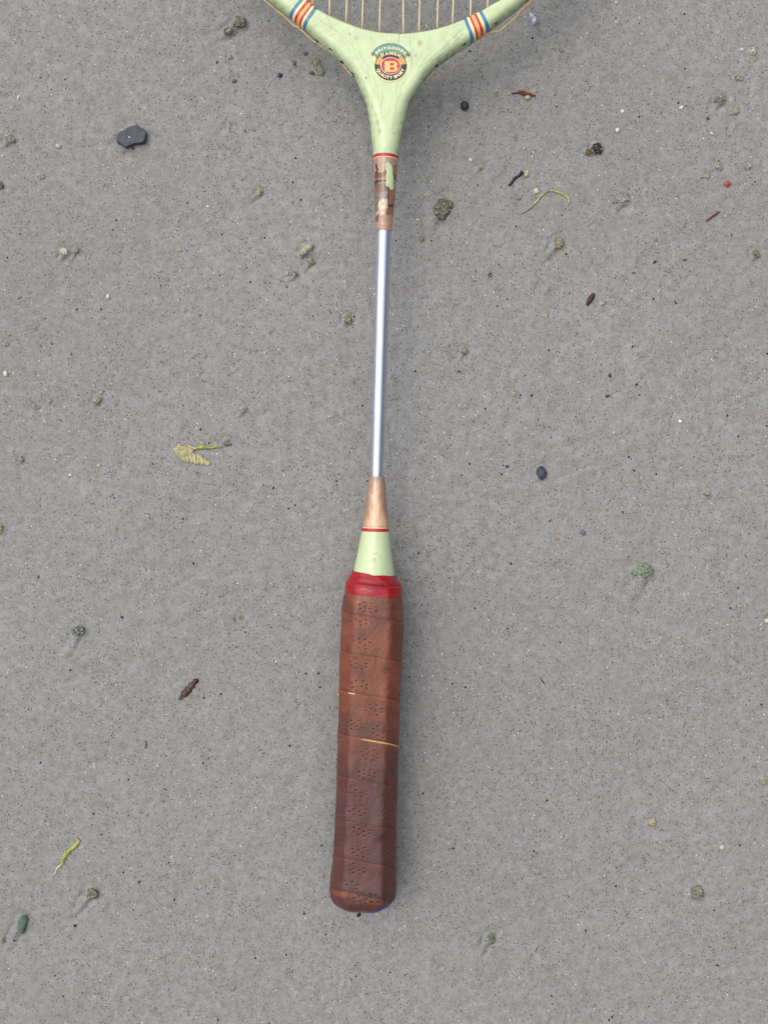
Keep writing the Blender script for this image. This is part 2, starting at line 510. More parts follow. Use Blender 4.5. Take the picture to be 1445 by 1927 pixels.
 ('pale_grain', 'grain', 990, 328, 9, 14, 15, (164, 164, 138), .5, 'pebblerough', None, 'pale green grain touching the end of the black charred twig'),
 ('pale_grain', 'grain', 1009, 361, 14, 13, 0, (186, 184, 166), .5, 'lump', None, 'cream crumb just above the yellow green weed strand'),
 ('sand_lump', 'sand lump', 974, 374, 14, 10, 10, (118, 118, 102), .4, 'lump', None, 'grey crumb left of the yellow green weed strand'),
 ('sand_lump', 'sand lump', 1173, 378, 19, 18, 0, (128, 128, 116), .5, 'lump', (34, 130), 'round grey crumb right of the yellow green weed strand'),
 ('sand_lump', 'sand lump', 1050, 459, 22, 24, -20, (124, 121, 96), .55, 'lump', (70, 135), 'olive crumb with a long washed trail below the yellow green weed strand'),
 ('sand_lump', 'sand lump', 1353, 190, 24, 18, -10, (106, 102, 90), .5, 'lump', (26, 130), 'dark grey brown crumb in the upper right, above the ragged olive crumb'),
 ('debris_bit', 'debris', 1364, 183, 6, 4, 30, (96, 52, 36), .5, 'lump', None, 'tiny rusty fleck on the right edge of the dark grey brown crumb'),
 ('sand_lump', 'sand lump', 1381, 211, 18, 16, -40, (132, 130, 108), .4, 'lump', None, 'ragged olive crumb in the upper right, just below the dark grey brown crumb'),
 ('sand_lump', 'sand lump', 1387, 148, 17, 13, 10, (128, 130, 112), .45, 'lump', None, 'olive crumb in the upper right, between the pale green and the grey brown crumbs'),
 ('sand_lump', 'sand lump', 1415, 98, 18, 15, 0, (158, 166, 142), .5, 'lump', None, 'pale green crumb nearest the top right corner'),
 ('pale_grain', 'grain', 1395, 93, 7, 6, 0, (196, 196, 184), .5, 'pebble', None, 'white grain left of the pale green crumb in the top right corner'),
 ('pale_grain', 'grain', 1281, 204, 12, 9, 10, (196, 192, 166), .5, 'lump', None, 'cream crumb left of the dark grey brown crumb in the upper right'),
 ('dark_grain', 'grain', 1330, 224, 6, 5, 0, (70, 56, 52), .5, 'pebble', None, 'tiny dark brown grain below the dark grey brown crumb'),
 ('pale_grain', 'grain', 1337, 252, 8, 6, 30, (186, 184, 176), .5, 'pebble', None, 'whitish grain below the ragged olive crumb in the upper right'),
 ('sand_lump', 'sand lump', 1349, 314, 17, 15, 0, (132, 130, 112), .4, 'lump', None, 'olive crumb just above the little red bead'),
 ('sand_lump', 'sand lump', 1408, 312, 13, 12, 0, (140, 138, 122), .4, 'lump', None, 'grey crumb up right of the little red bead by the photo edge'),
 ('sand_lump', 'sand lump', 1329, 332, 13, 11, 0, (134, 130, 104), .3, 'lump', None, 'faint yellowish crumb left of the little red bead'),
 ('sand_lump', 'sand lump', 1421, 478, 18, 16, 20, (102, 108, 78), .5, 'lump', (26, 130), 'dark green crumb at the right photo edge below the red brown stick'),
 ('debris_bit', 'debris', 1372, 442, 8, 5, 0, (84, 62, 54), .4, 'lump', None, 'brown fleck below right of the red brown stick'),
 ('debris_bit', 'debris', 1365, 459, 9, 7, 0, (148, 140, 118), .35, 'lump', None, 'pale fleck below the red brown stick'),
 ('debris_bit', 'debris', 1231, 493, 8, 4.5, -30, (74, 52, 50), .5, 'pebble', None, 'left one of two dark brown flecks right of the crumb with the long trail'),
 ('debris_bit', 'debris', 1287, 490, 9, 4, 0, (84, 72, 66), .5, 'pebble', None, 'right one of two dark brown flecks right of the crumb with the long trail'),
 ('pale_grain', 'grain', 1159, 5, 8, 7, 0, (176, 176, 160), .5, 'pebble', None, 'pale grain at the top photo edge right of the bluish shell'),
 ('pale_grain', 'grain', 1160, 42, 9, 7, 0, (168, 166, 150), .4, 'pebble', None, 'pale grain right of the bluish shell, below the top edge grain'),
 ('sand_lump', 'sand lump', 1131, 571, 14, 10, -10, (136, 134, 116), .5, 'lump', None, 'grey crumb right of the dark red seed'),
 ('sand_lump', 'sand lump', 1025, 594, 15, 9, 0, (148, 148, 132), .35, 'lump', None, 'pale flat crumb below left of the dark red seed'),
 ('debris_bit', 'debris', 1147, 707, 6, 8, 0, (78, 56, 48), .4, 'pebble', None, 'upper one of three brown flecks near the middle of the right side'),
 ('debris_bit', 'debris', 1196, 724, 7, 4, -40, (84, 48, 42), .4, 'pebble', None, 'reddish right one of three brown flecks near the middle of the right side'),
 ('debris_bit', 'debris', 1142, 746, 9, 5, -20, (66, 58, 52), .4, 'pebble', None, 'lower one of three brown flecks near the middle of the right side'),
 ('debris_bit', 'debris', 1270, 569, 8, 6, 60, (84, 52, 50), .4, 'lump', None, 'reddish fleck right of the dark red seed and its grey crumb'),
 ('debris_bit', 'debris', 1191, 514, 7, 3, -10, (98, 58, 44), .4, 'pebble', None, 'tiny orange brown fleck right above the dark red seed'),
 ('pale_grain', 'grain', 1278, 793, 6.5, 6, 0, (240, 240, 236), .6, 'pebble', None, 'brilliant white grain alone on the right side above the green algae patch'),
 ('dark_pebble', 'pebble', 1018, 890, 19, 25, -25, (58, 68, 82), .55, 'pebble', (14, 120), 'dark blue grey oval pebble right of the lower ferrule'),
 ('dark_pebble', 'pebble', 873, 201, 15, 16, 20, (46, 52, 58), .65, 'pebblerough', (16, 110), 'round near black pebble right of the racket throat'),
 ('sand_lump', 'sand lump', 967, 740, 10, 13, -20, (142, 142, 118), .45, 'lump', None, 'pale crumb up left of the dark blue grey oval pebble'),
 ('dark_grain', 'grain', 1000, 744, 6, 4, -20, (48, 44, 42), .5, 'pebble', None, 'tiny black fleck right of the pale crumb above the dark oval pebble'),
 ('sand_lump', 'sand lump', 1330, 931, 16, 14, 0, (122, 122, 104), .35, 'lump', None, 'faint olive crumb up right of the green algae patch'),
 ('algae_lump', 'algae lump', 1209, 1076, 46, 31, -12, (100, 122, 98), .28, 'lump', (85, 112), 'green algae covered flat patch with two tail grooves on the right side'),
 ('debris_bit', 'debris', 1048, 1014, 8, 6, 20, (158, 112, 72), .5, 'lump', None, 'tiny orange crumb left of the green algae patch'),
 ('debris_bit', 'debris', 1034, 980, 8, 3, -45, (88, 52, 44), .5, 'pebble', None, 'tiny red brown sliver above the tiny orange crumb'),
 ('dark_grain', 'grain', 1096, 1002, 11, 9, 20, (92, 104, 116), .25, 'pebble', None, 'flat bluish stain of a grain right of the tiny orange crumb'),
 ('pale_grain', 'grain', 1442, 1168, 8, 9, 0, (196, 192, 176), .5, 'pebble', None, 'white grain at the right photo edge below the green algae patch'),
 ('sand_lump', 'sand lump', 1227, 1547, 19, 17, 0, (146, 138, 108), .4, 'lump', None, 'yellowish crumb in the lower right above the dim green patch'),
 ('algae_lump', 'algae lump', 1311, 1679, 27, 33, 15, (102, 112, 96), .22, 'lump', None, 'dim flat green patch in the lower right corner area'),
 ('pale_grain', 'grain', 1357, 1594, 10, 9, -40, (178, 176, 168), .4, 'pebble', None, 'pale worn grain above the dim flat green patch'),
 ('sand_lump', 'sand lump', 1009, 1640, 14, 15, 0, (134, 132, 116), .3, 'lump', None, 'faint grey crumb at lower right, left of the yellowish crumb'),
 ('sand_lump', 'sand lump', 1434, 1471, 20, 11, 0, (122, 120, 98), .4, 'lump', None, 'olive crumb at the right photo edge in the lower half'),
 ('dark_grain', 'grain', 675, 1721, 9, 6, -50, (24, 24, 26), .6, 'pebblerough', None, 'black speck on the sand touching the butt end of the grip'),
]
SLATE = [(310,830),(322,740),(335,680),(430,590),(560,530),(640,480),(760,430),(850,415),(930,450),(1020,500),(1085,545),(1115,620),(1105,720),(1062,850),(980,885),(900,902),(780,920),(700,960),(620,990),(550,1000),(480,960),(410,900),(345,880)]
SLATE = [(200 + x / 14.45, 210 + y / 14.45) for x, y in SLATE]

# ------------------------------------------------------------------ SETTING: the wet sand, one sheet with its scours and dimples
def axis(half, step, far, k):
    a = np.arange(0, half, step)
    out = [a[-1]]
    s = step
    while out[-1] < far:
        s *= k
        out.append(out[-1] + s)
    a = np.r_[a, out[1:]]
    return np.r_[-a[:0:-1], a]
gx = axis(0.225, 0.0008, 60.0, 1.35)
gy = axis(0.290, 0.0008, 60.0, 1.35)
X, Y = np.meshgrid(gx, gy)
H = 0.0011 * fbm(X * 14 + 50, Y * 14 + 50, 1, 3) + 0.00022 * fbm(X * 160 + 9, Y * 160 + 40, 5, 3)
H += 0.00012 * vnoise(X * 700 + 3, Y * 700 + 8, 12)
far = np.maximum(np.abs(X), np.abs(Y)) > 0.6
H[far] = 0.0
PX = D / F
def local(x, y, r):
    ix0, ix1 = np.searchsorted(gx, [x - r, x + r])
    iy0, iy1 = np.searchsorted(gy, [y - r, y + r])
    return slice(iy0, iy1), slice(ix0, ix1)
def scour(px, py, r_px, trail, amp=1.0):
    c = P(px, py)
    r = r_px * PX
    L = (trail[0] if trail else 0) * PX
    ang = math.radians(trail[1]) if trail else 0
    sl = local(c[0], c[1], r * 4 + L * 2)
    x, y = X[sl] - c[0], Y[sl] - c[1]
    d = np.hypot(x, y)
    H[sl] += amp * 0.10 * r * np.exp(-(d / (r * 1.05)) ** 2)
    H[sl] -= amp * 0.0006 * np.exp(-((d - r * 1.45) / (r * 0.40)) ** 2)
    if trail:
        ux, uy = math.cos(ang), -math.sin(ang)
        a = x * ux + y * uy
        b = -x * uy + y * ux
        a_w = a + 0.0
        wob = 0.12 * r * np.sin(a / (r + 1e-6) * 1.7 + px)
        env = sstep(0, r, a_w) * np.exp(-(np.maximum(a, 0) / (L * 0.62)) ** 2)
        for s, k in ((1, 1.0), (-1, 0.8)):
            H[sl] -= amp * k * 0.0013 * env * np.exp(-((b - s * r * 0.85 + wob) / (r * 0.32)) ** 2)
        H[sl] += amp * 0.0011 * env * np.exp(-((b + wob) / (r * 0.55)) ** 2)
        H[sl] -= amp * 0.0009 * np.exp(-((a + r * 1.05) / (r * 0.4)) ** 2 - (b / (r * 1.0)) ** 2)
for it in ITEMS:
    if max(it[4], it[5]) >= 10:
        scour(it[2], it[3], (it[4] + it[5]) / 4, it[10], 1.0 if it[10] else 0.6)
scour(250, 259, 20, (62, 138), 0.9)
for k in range(90):                                     # broad soft dents
    px, py = rng.uniform(-60, 1505), rng.uniform(-60, 1990)
    c = P(px, py)
    r = rng.uniform(9, 30) * PX
    sl = local(c[0], c[1], r * 3)
    d = np.hypot((X[sl] - c[0]) * rng.uniform(0.7, 1.3), Y[sl] - c[1])
    H[sl] -= rng.uniform(0.02, 0.09) * r * np.exp(-(d / r) ** 2)
for k in range(620):                                    # shallow burst bubbles and rain pits
    px, py = rng.uniform(-60, 1505), rng.uniform(-60, 1990)
    c = P(px, py)
    r = rng.uniform(2.0, 6.5) * PX
    sl = local(c[0], c[1], r * 3)
    d = np.hypot(X[sl] - c[0], Y[sl] - c[1])
    a = rng.uniform(0.10, 0.42) * r
    H[sl] += a * (-np.exp(-(d / (r * 0.75)) ** 4) + 0.45 * np.exp(-((d - r * 1.15) / (r * 0.3)) ** 2))
# the sand under the grip is pressed in a little
def ground_h(x, y):
    i = np.clip(np.searchsorted(gx, x), 0, len(gx) - 1)
    j = np.clip(np.searchsorted(gy, y), 0, len(gy) - 1)
    return float(H[j, i])
sand = mesh_np('sand', np.stack([X.ravel(), Y.ravel(), H.ravel()], 1), grid_faces(len(gy), len(gx)), M_SAND)
sand['kind'] = 'structure'

# ------------------------------------------------------------------ THE RACKET
RB = PR(683, 1690)
racket = thing('badminton_racket', 'old pale green wooden badminton racket with steel shaft and brown leather grip lying on sand', 'badminton racket', (RB[0], RB[1], 0.0))
def part(name, co, f, mat, parent=racket, col=None, tris=None, label=None, smooth=True):
    if parent is racket:
        o = mesh_np(name, co, f, mat, racket, col, smooth, tris)
    else:
        o = mesh_np(name, co, f, mat, None, col, smooth, tris)
        o.parent = parent
    if label:
        o['label'] = label
    return o

# ---- frame: outlines measured in the photograph
T_ARM = 0.0056
DIRX = 0.0289
in_px = [(571, -9), (588, 6), (596, 12.5), (621, 27), (652, 40.5), (681, 50.9), (714.6, 58), (745, 60.8), (759, 60.6), (788.5, 57.7), (823.8, 50.9), (852.9, 41.5), (875.7, 32), (902.7, 18.7), (929.7, 3), (945, -7)]
outL_px = [(490, -9), (505, 5), (521.5, 18.7), (550.6, 41.5), (575.5, 61.5), (596.3, 80.5), (612.9, 95), (637.8, 117), (662.7, 143), (684.5, 187), (692.2, 212), (698, 249), (702, 296)]
outR_px = [(1012, -12), (992, 4), (969, 24), (948.4, 39.4), (929.7, 54), (907, 70), (886, 85), (852.9, 105.5), (828, 124), (803, 147), (786, 172), (772, 193), (761.5, 228), (754, 261.6), (748.3, 296)]
# the rest of the bow, outside the picture: an oval
ecx, ecy, ea, eb = 751, 61 - 393, 340, 393
def ell(side, n, out):
    pts = []
    for t in np.linspace(0, 1, n):
        ang = -math.pi / 2 + t * (math.pi - 0.60)       # from tip (top) round to near the throat
        ex, ey = math.cos(ang) * (ea + out), math.sin(ang) * (eb + out)
        pts.append((ecx + side * ex, ecy + ey))
    return pts
def join(far, near, n_drop=2):
    return far[:-n_drop] + near
inL = join(ell(-1, 26, 0), in_px[:8])
inR = join(ell(1, 26, 0), in_px[:6:-1])
oL = join(ell(-1, 26, 48), outL_px)
oR = join(ell(1, 26, 48), outR_px)
axis_px = [(745, 60.8), (741, 100), (737.5, 150), (731, 210), (727.3, 250), (725.2, 296)]

def to_w(pts, dz):
    return np.array([PR(x, y, dz) for x, y in pts])
def lens(p):
    return np.r_[0, np.cumsum(np.linalg.norm(np.diff(p, axis=0), axis=1))]
def nearest(p, q):
    return int(np.argmin(((p[:, :2] - q[:2]) ** 2).sum(1)))

def seg_pairs(A, B, breaksA, breaksB, counts):
    ra, rb = [], []
    for k in range(len(counts)):
        a = A[breaksA[k]:breaksA[k + 1] + 1]
        b = B[breaksB[k]:breaksB[k + 1] + 1]
        a = resample(a, counts[k] + 1)
        b = resample(b, counts[k] + 1)
        if k:
            a, b = a[1:], b[1:]
        ra.append(a)
        rb.append(b)
    return np.vstack(ra), np.vstack(rb)

def smooth_rows(p, it):
    p = p.copy()
    for _ in range(it):
        p[1:-1] = 0.25 * p[:-2] + 0.5 * p[1:-1] + 0.25 * p[2:]
    return p

CRACKS_L = [[(690,250),(760,300),(860,390),(950,490),(1020,590),(1070,700),(1110,800),(1130,900)], [(500,235),(570,215),(640,170),(690,130)],
 [(560,310),(660,275),(770,195)], [(690,240),(665,180),(660,140)], [(590,180),(650,230),(700,260)], [(540,230),(600,240),(640,215)], [(640,350),(720,305)],
 [(1200,300),(1195,395)], [(1310,300),(1305,375)], [(1410,300),(1405,380),(1420,520),(1410,640)], [(1165,745),(1150,900),(1140,1000),(1155,1110)], [(1280,740),(1285,890)],
 [(1440,700),(1330,820),(1290,920),(1270,1040),(1250,1150)], [(230,80),(300,60),(380,20)], [(280,130),(360,90)], [(760,400),(830,470),(900,580),(960,640)], [(620,340),(720,400),(800,480)], [(1010,640),(1060,760),(1085,840)], [(970,720),(1020,850)]]
CRACKS_R = [[(145,300),(150,390)], [(245,310),(255,480),(260,620)], [(285,330),(265,600)], [(300,580),(200,720),(150,870),(110,1000),(90,1110)], [(590,300),(500,420),(400,520),(330,610)],
 [(640,330),(560,420),(430,530)], [(700,330),(560,460),(440,560)], [(730,200),(640,240)], [(560,480),(430,570),(350,680)], [(120,740),(130,900)], [(690,360),(735,350),(745,380)], [(420,480),(330,600),(290,700)]]
SCUFF_L = [[(1050,900),(1070,1010),(1110,1100),(1130,1200)]]
cr_px = [np.array([(480 + x / 4.817, y / 4.817) for x, y in c]) for c in CRACKS_L] + [np.array([(720 + x / 4.817, y / 4.817) for x, y in c]) for c in CRACKS_R]
STAINS = [(720 + 335 / 4.817, 390 / 4.817, 4.5, (150, 110, 80), .55), (720 + 300 / 4.817, 500 / 4.817, 3, (150, 110, 80), .45), (480 + 880 / 4.817, 265 / 4.817, 2.2, (235, 235, 220), .9),
          (480 + 860 / 4.817, 310 / 4.817, 2.0, (110, 95, 70), .6), (480 + 915 / 4.817, 345 / 4.817, 2.6, (140, 120, 90), .6), (480 + 885 / 4.817, 525 / 4.817, 1.6, (90, 70, 50), .8), (480 + 1005 / 4.817, 705 / 4.817, 1.3, (70, 60, 50), .8),
          (480 + 1110 / 4.817, 1110 / 4.817, 4, (150, 130, 100), .6), (480 + 1125 / 4.817, 1190 / 4.817, 3, (140, 110, 80), .5), (720 + 100 / 4.817, 1210 / 4.817, 2.5, (150, 150, 110), .5)]
HOLES = [(597, 80.0, 50), (622.5, 94.5, 42), (644, 119, 50), (664, 141.5, 52), (932.5, 45, -30), (873.5, 84.5, -32), (820.5, 125, -42), (994, 0, -40)]
GREEN = lin((195, 215, 173))

def frame_half(inner, outer, side, bandA, bandB, cornerB):
    iw = smooth_poly(to_w(inner, T_ARM * 0.8), 1600)
    ow = np.array([PR(x, y, -T_ARM * 0.35 * (1 - min(1, max(0, (y - 170) / 110)))) for x, y in outer])
    ax = to_w(axis_px, T_ARM)
    yend = PR(725.2, 296.5)[1]
    ow[-1, 1] = ax[-1, 1] = yend
    ow, ax = smooth_poly(ow, 1800), smooth_poly(ax, 300)
    A = np.vstack([iw, ax[1:]])
    nb = len(iw) - 1
    p_in0, p_in1 = PR(*bandA[0], T_ARM), PR(*bandA[1], T_ARM)
    p_o0, p_o1 = PR(*bandB[0], -T_ARM * .35), PR(*bandB[1], -T_ARM * .35)
    bA = [0, nearest(iw, p_in0), nearest(iw, p_in1), nb, len(A) - 1]
    bB = [0, nearest(ow, p_o0), nearest(ow, p_o1), nearest(ow, PR(*cornerB)), len(ow) - 1]
    # a denser run just before the stripes, still in the picture
    vis = 60
    ctr = [bA[0], max(bA[1] - 130, 1)] + bA[1:]
    btr = [bB[0], max(bB[1] - 150, 1)] + bB[1:]
    counts = [70, 110, 90, 190, 200]
    a, b = seg_pairs(A, ow, ctr, btr, counts)
    ns = len(a)
    st = np.cumsum([0] + counts)
    nv = 84
    v = 0.5 - 0.5 * np.cos(np.linspace(0, 1, nv) * math.pi)
    v = 0.55 * v + 0.45 * np.linspace(0, 1, nv)           # denser near both edges
    rows = b[:, None, :2] * (1 - v[None, :, None]) + a[:, None, :2] * v[None, :, None]
    xy = rows.reshape(-1, 2)
    do = dist_poly(xy, ow[::6, :2])
    di = dist_poly(xy, iw[::6, :2])
    # how far down the neck
    sidx = np.repeat(np.arange(ns), nv)
    pyy = to_px(np.column_stack([xy, z0(xy[:, 1]) + T_ARM]))[:, 1]
    neck = sstep(160.0, 292.0, pyy)
    hw = np.repeat(np.linalg.norm(a[:, :2] - b[:, :2], axis=1), nv)
    r_o = (1 - neck) * 0.0046 + neck * np.maximum(hw, 0.0046)
    p = 2.5 - 0.5 * neck
    T = T_ARM * (1 - neck) + neck * np.minimum(hw, 0.0064)
    T = np.where(sidx > st[4] - 1, T, T)
    to = (1 - (1 - np.clip(do / r_o, 0, 1)) ** p) ** (1 / p)
    ti = (1 - (1 - np.clip(di / 0.0022, 0, 1)) ** 2.4) ** (1 / 2.4)
    prof = to * ti
    zc = z0(xy[:, 1])
    wob = 0.00008 * fbm(xy[:, 0] * 300 + 20, xy[:, 1] * 300 + 20, 21, 2) * prof
    top = np.column_stack([xy, zc + T * prof + wob])
    bot = np.column_stack([xy, zc - T * prof])
    return top, bot, ns, nv, st, do, di, sidx

def frame_colour(top, do, di):
    q = to_px(top)
    col = np.tile(GREEN, (len(top), 1))
    n1 = fbm(q[:, 0] / 22, q[:, 1] / 22, 30, 3)
    col *= (1 + 0.035 * n1)[:, None]
    # fine brush and scratch marks running along the arms
    return col, q

def paint(col, fac, rgb):
    fac = np.clip(fac, 0, 1)[:, None]
    return col * (1 - fac) + lin(rgb) * fac

frame_parts = []
band_sets = []
allv, allf, allc = [], [], []
base = 0
for side, inner, outer, bA, bB, cB in ((-1, inL, oL, [(568, -5), (598.5, 14)], [(546.5, 37.5), (576.5, 61.5)], (662.7, 143)),
                                       (1, inR, oR, [(905, 17.5), (871.5, 34)], [(919, 61.5), (884, 86.5)], (795, 158))):
    top, bot, ns, nv, st, do, di, sidx = frame_half(inner, outer, side, bA, bB, cB)
    col, q = frame_colour(top, do, di)
    vis = (q[:, 1] > -60) & (q[:, 1] < 320)
    iv = np.where(vis)[0]
    qv = q[iv]
    jit = np.stack([vnoise(qv[:, 0] / 6, qv[:, 1] / 6, 41), vnoise(qv[:, 0] / 6, qv[:, 1] / 6, 42)], 1) * 1.3
    fac = np.zeros(len(iv))
    dent = np.zeros(len(iv))
    for k, c in enumerate(cr_px):
        d = dist_poly(qv + jit, c)
        amp = 0.44 + 0.28 * vnoise(qv[:, 0] / 14 + k * 7, qv[:, 1] / 14, 43)
        fac = np.maximum(fac, np.exp(-(d / 0.50) ** 2) * amp)
    cv = paint(col[iv], fac, (112, 124, 92))
    # random hairline crazing
    cell = np.abs(vnoise(qv[:, 0] / 9 + 0.6 * vnoise(qv[:, 0] / 30, qv[:, 1] / 30, 46), qv[:, 1] / 34, 47))
    cv = paint(cv, np.exp(-(cell / 0.018) ** 2) * 0.22, (130, 140, 105))
    # scuffs: streaks along the outer shoulder
    sh = np.exp(-((do[iv] - 0.004) / 0.0035) ** 2)
    if side > 0:
        t = (qv[:, 0] * 0.62 - qv[:, 1] * -0.78)
        along = qv[:, 0] * 0.78 - qv[:, 1] * 0.62
        across = qv[:, 0] * 0.62 + qv[:, 1] * 0.78
    else:
        along = qv[:, 0] * 0.76 + qv[:, 1] * 0.65
        across = -qv[:, 0] * 0.65 + qv[:, 1] * 0.76
    stn = vnoise(along / 16, across / 1.1, 50) * vnoise(along / 30 + 9, across / 7, 51)
    cv = paint(cv, sstep(0.24, 0.5, np.abs(stn)) * sh * (0.65 if side > 0 else 0.3) * (1 - sstep(120, 165, qv[:, 1])), (150, 165, 130))
    dirt = vnoise(qv[:, 0] / 1.6, qv[:, 1] / 1.6, 52)
    cv = paint(cv, sstep(0.86, 0.97, dirt) * 0.55 * sstep(-0.2, 0.5, vnoise(qv[:, 0] / 40, qv[:, 1] / 40, 53)), (110, 100, 75))
    # grey grime low on the sides
    cv = paint(cv, 0.45 * np.exp(-(do[iv] / 0.0016) ** 2) * (0.6 + 0.6 * vnoise(qv[:, 0] / 7, qv[:, 1] / 7, 58)), (112, 118, 92))
    for c in SCUFF_L:
        d = dist_poly(qv + jit * 1.5, np.array([(480 + x / 4.817, y / 4.817) for x, y in c]))
        cv = paint(cv, np.exp(-(d / 1.4) ** 2) * sstep(0.0, 0.5, vnoise(qv[:, 0] / 3, qv[:, 1] / 2, 55)) * 0.6, (140, 112, 84))
    for (sx, sy, r, rgb, k) in STAINS:
        d = np.hypot(qv[:, 0] - sx, (qv[:, 1] - sy) * 0.8) + vnoise(qv[:, 0] / 2, qv[:, 1] / 2, 56)
        cv = paint(cv, np.exp(-(d / r) ** 2) * k, rgb)
    dz = np.zeros(len(iv))
    for (hx, hy, an) in HOLES:
        ca, sa = math.cos(math.radians(an)), math.sin(math.radians(an))
        u = (qv[:, 0] - hx) * ca + (qv[:, 1] - hy) * sa
        w2 = -(qv[:, 0] - hx) * sa + (qv[:, 1] - hy) * ca
        d = np.sqrt((u / 4.6) ** 2 + (w2 / 2.0) ** 2)
        k = 1 - sstep(0.75, 1.15, d)
        cv = paint(cv, k * 0.97, (24, 20, 16))
        dz = np.maximum(dz, k)
    col[iv] = cv
    # sink the string holes inward
    top[iv, 1] += dz * 0.0010
    band_sets.append((side, top.copy(), ns, nv, st))
    ntop = len(top)
    ft = grid_faces(ns, nv)
    fb = grid_faces(ns, nv)[:, ::-1] + ntop
    co = np.vstack([top, bot])
    f = np.vstack([ft, fb])
    if side > 0:
        f = f[:, ::-1]
    # top side must face up
    allv.append(co)
    allf.append(f + base)
    allc.append(np.vstack([col, np.tile(GREEN * 0.9, (len(bot), 1))]))
    base += len(co)
co = np.vstack(allv)
ff = np.vstack(allf)
cc = np.vstack(allc)
# weld the seams (edges, axis)
key = np.round(co / 2e-6).astype(np.int64)
_, idx, inv = np.unique(key, axis=0, return_index=True, return_inverse=True)
inv = inv.ravel()
co, cc, ff = co[idx], cc[idx], inv[ff]
# orientation check on the first top face
t = co[ff[1000]]
nz = np.cross(t[1] - t[0], t[2] - t[0])[2]
if nz < 0:
    ff = ff[:, ::-1]
good = np.array([True] * len(ff))
srt = np.sort(ff, axis=1)
dups = (np.diff(srt, axis=1) == 0).any(1)
quads, trs = ff[~dups], []
for qd in ff[dups]:
    u = list(dict.fromkeys(qd.tolist()))
    if len(u) == 3:
        trs.append(u)
frame = part('frame', co, quads, M_GREEN, racket, cc, trs)

def stripe_mat(name, rgb, wear=(235, 225, 190)):
    m, n, b = new_mat(name)
    v = coords(n)
    g = noise(n, v, 1200.0, 4, 0.7)
    g2 = noise(n, v, 260.0, 3, 0.6)
    c = mixc(n, mathn(n, 'MULTIPLY', maprange(n, g2, 0.4, 0.7), 0.25), lin(rgb), lin(rgb) * 0.6)
    c = mixc(n, mathn(n, 'MULTIPLY', maprange(n, g, 0.66, 0.74), 0.6), c, lin((120, 90, 60)))
    n.links.new(c, b.inputs['Base Color'])
    b.inputs['Roughness'].default_value = 0.32
    b.inputs['Coat Weight'].default_value = 0.2
    return m
MS = {'blue': stripe_mat('blue_stripe', (62, 128, 168)), 'cream': stripe_mat('cream_stripe', (250, 226, 170)), 'red': stripe_mat('red_stripe', (196, 62, 50)), 'orange': stripe_mat('orange_stripe', (246, 182, 108))}
for side, top, ns, nv, st in band_sets:
    G = top.reshape(ns, nv, 3)
    s0, s1 = st[2], st[3]
    cuts = [0, .165, .31, .44, .60, .715, .835, 1.0]
    names = ['blue', 'cream', 'red', 'orange', 'red', 'cream', 'blue']
    for k, nm in enumerate(names):
        i0 = s0 + int(round(cuts[k] * (s1 - s0)))
        i1 = s0 + int(round(cuts[k + 1] * (s1 - s0)))
        g = G[i0:i1 + 1].copy()
        # lift along the surface normal
        du = np.gradient(g, axis=0)
        dv = np.gradient(g, axis=1)
        nrm = np.cross(du, dv)
        nrm /= np.linalg.norm(nrm, axis=2)[..., None] + 1e-15
        sgn = np.sign(nrm[..., 2].mean())
        nrm *= sgn
        out = g + nrm * 0.00016
        inn = g - nrm * 0.00015
        r, c_ = g.shape[:2]
        co = np.vstack([out.reshape(-1, 3), inn.reshape(-1, 3)])
        f = grid_faces(r, c_)
        e = []
        for a_, b_ in ((0, 1), (r - 1, -1)):
            for j in range(c_ - 1):
                p0, p1 = a_ * c_ + j, a_ * c_ + j + 1
                e.append((p0, p1, p1 + r * c_, p0 + r * c_))
        f = np.vstack([f, np.array(e)])
        if sgn < 0:
            f = f[:, ::-1]
        part('stripe', co, f, MS[nm], frame, None, None, nm + ' painted stripe')

# ---- strings
M_STR = mat_plain('gut_string', (204, 188, 154), 0.4, 0.5, var=0.12, scale=400, bmp=0.1)
for x0, y0, x1 in ((588.5, 9, 587.6), (620, 25, 620.6), (651.2, 39, 652.7), (681.5, 49, 683), (714, 55, 715.6), (758.9, 58, 758.9), (788.2, 55, 790), (822.5, 48, 824), (851.6, 39, 853), (885, 27, 885.7), (917, 10, 917.6)):
    yb = ecy - eb * math.sqrt(max(0.02, 1 - ((x1 - ecx) / ea) ** 2))
    xb = x0 + (x1 - x0) * (y0 - yb) / max(y0, 8) * 0.35 + (y0 - yb) * 0.012
    pts = resample(np.array([PR(x0, y0 + 5, 0.0004), PR(x1, min(0, y0 - 8), 0.0004), PR(x1 + 6, -150, 0.0004), PR(xb, yb, 0)]), 40)
    c, f, tr = tube(pts, 0.00047, 8)
    part('string', c, f, M_STR, racket, None, tr)
for k in range(17):                                    # cross strings beyond the picture's upper edge
    yy = -38 - k * 34
    hwid = ea * math.sqrt(max(0.0, 1 - ((yy - ecy) / eb) ** 2))
    if hwid < 60:
        continue
    c, f, tr = tube(resample(np.array([PR(ecx - hwid, yy + 8, 0.0008), PR(ecx + hwid, yy - 8, 0.0008)]), 24), 0.00047, 6)
    part('string', c, f, M_STR, racket, None, tr)

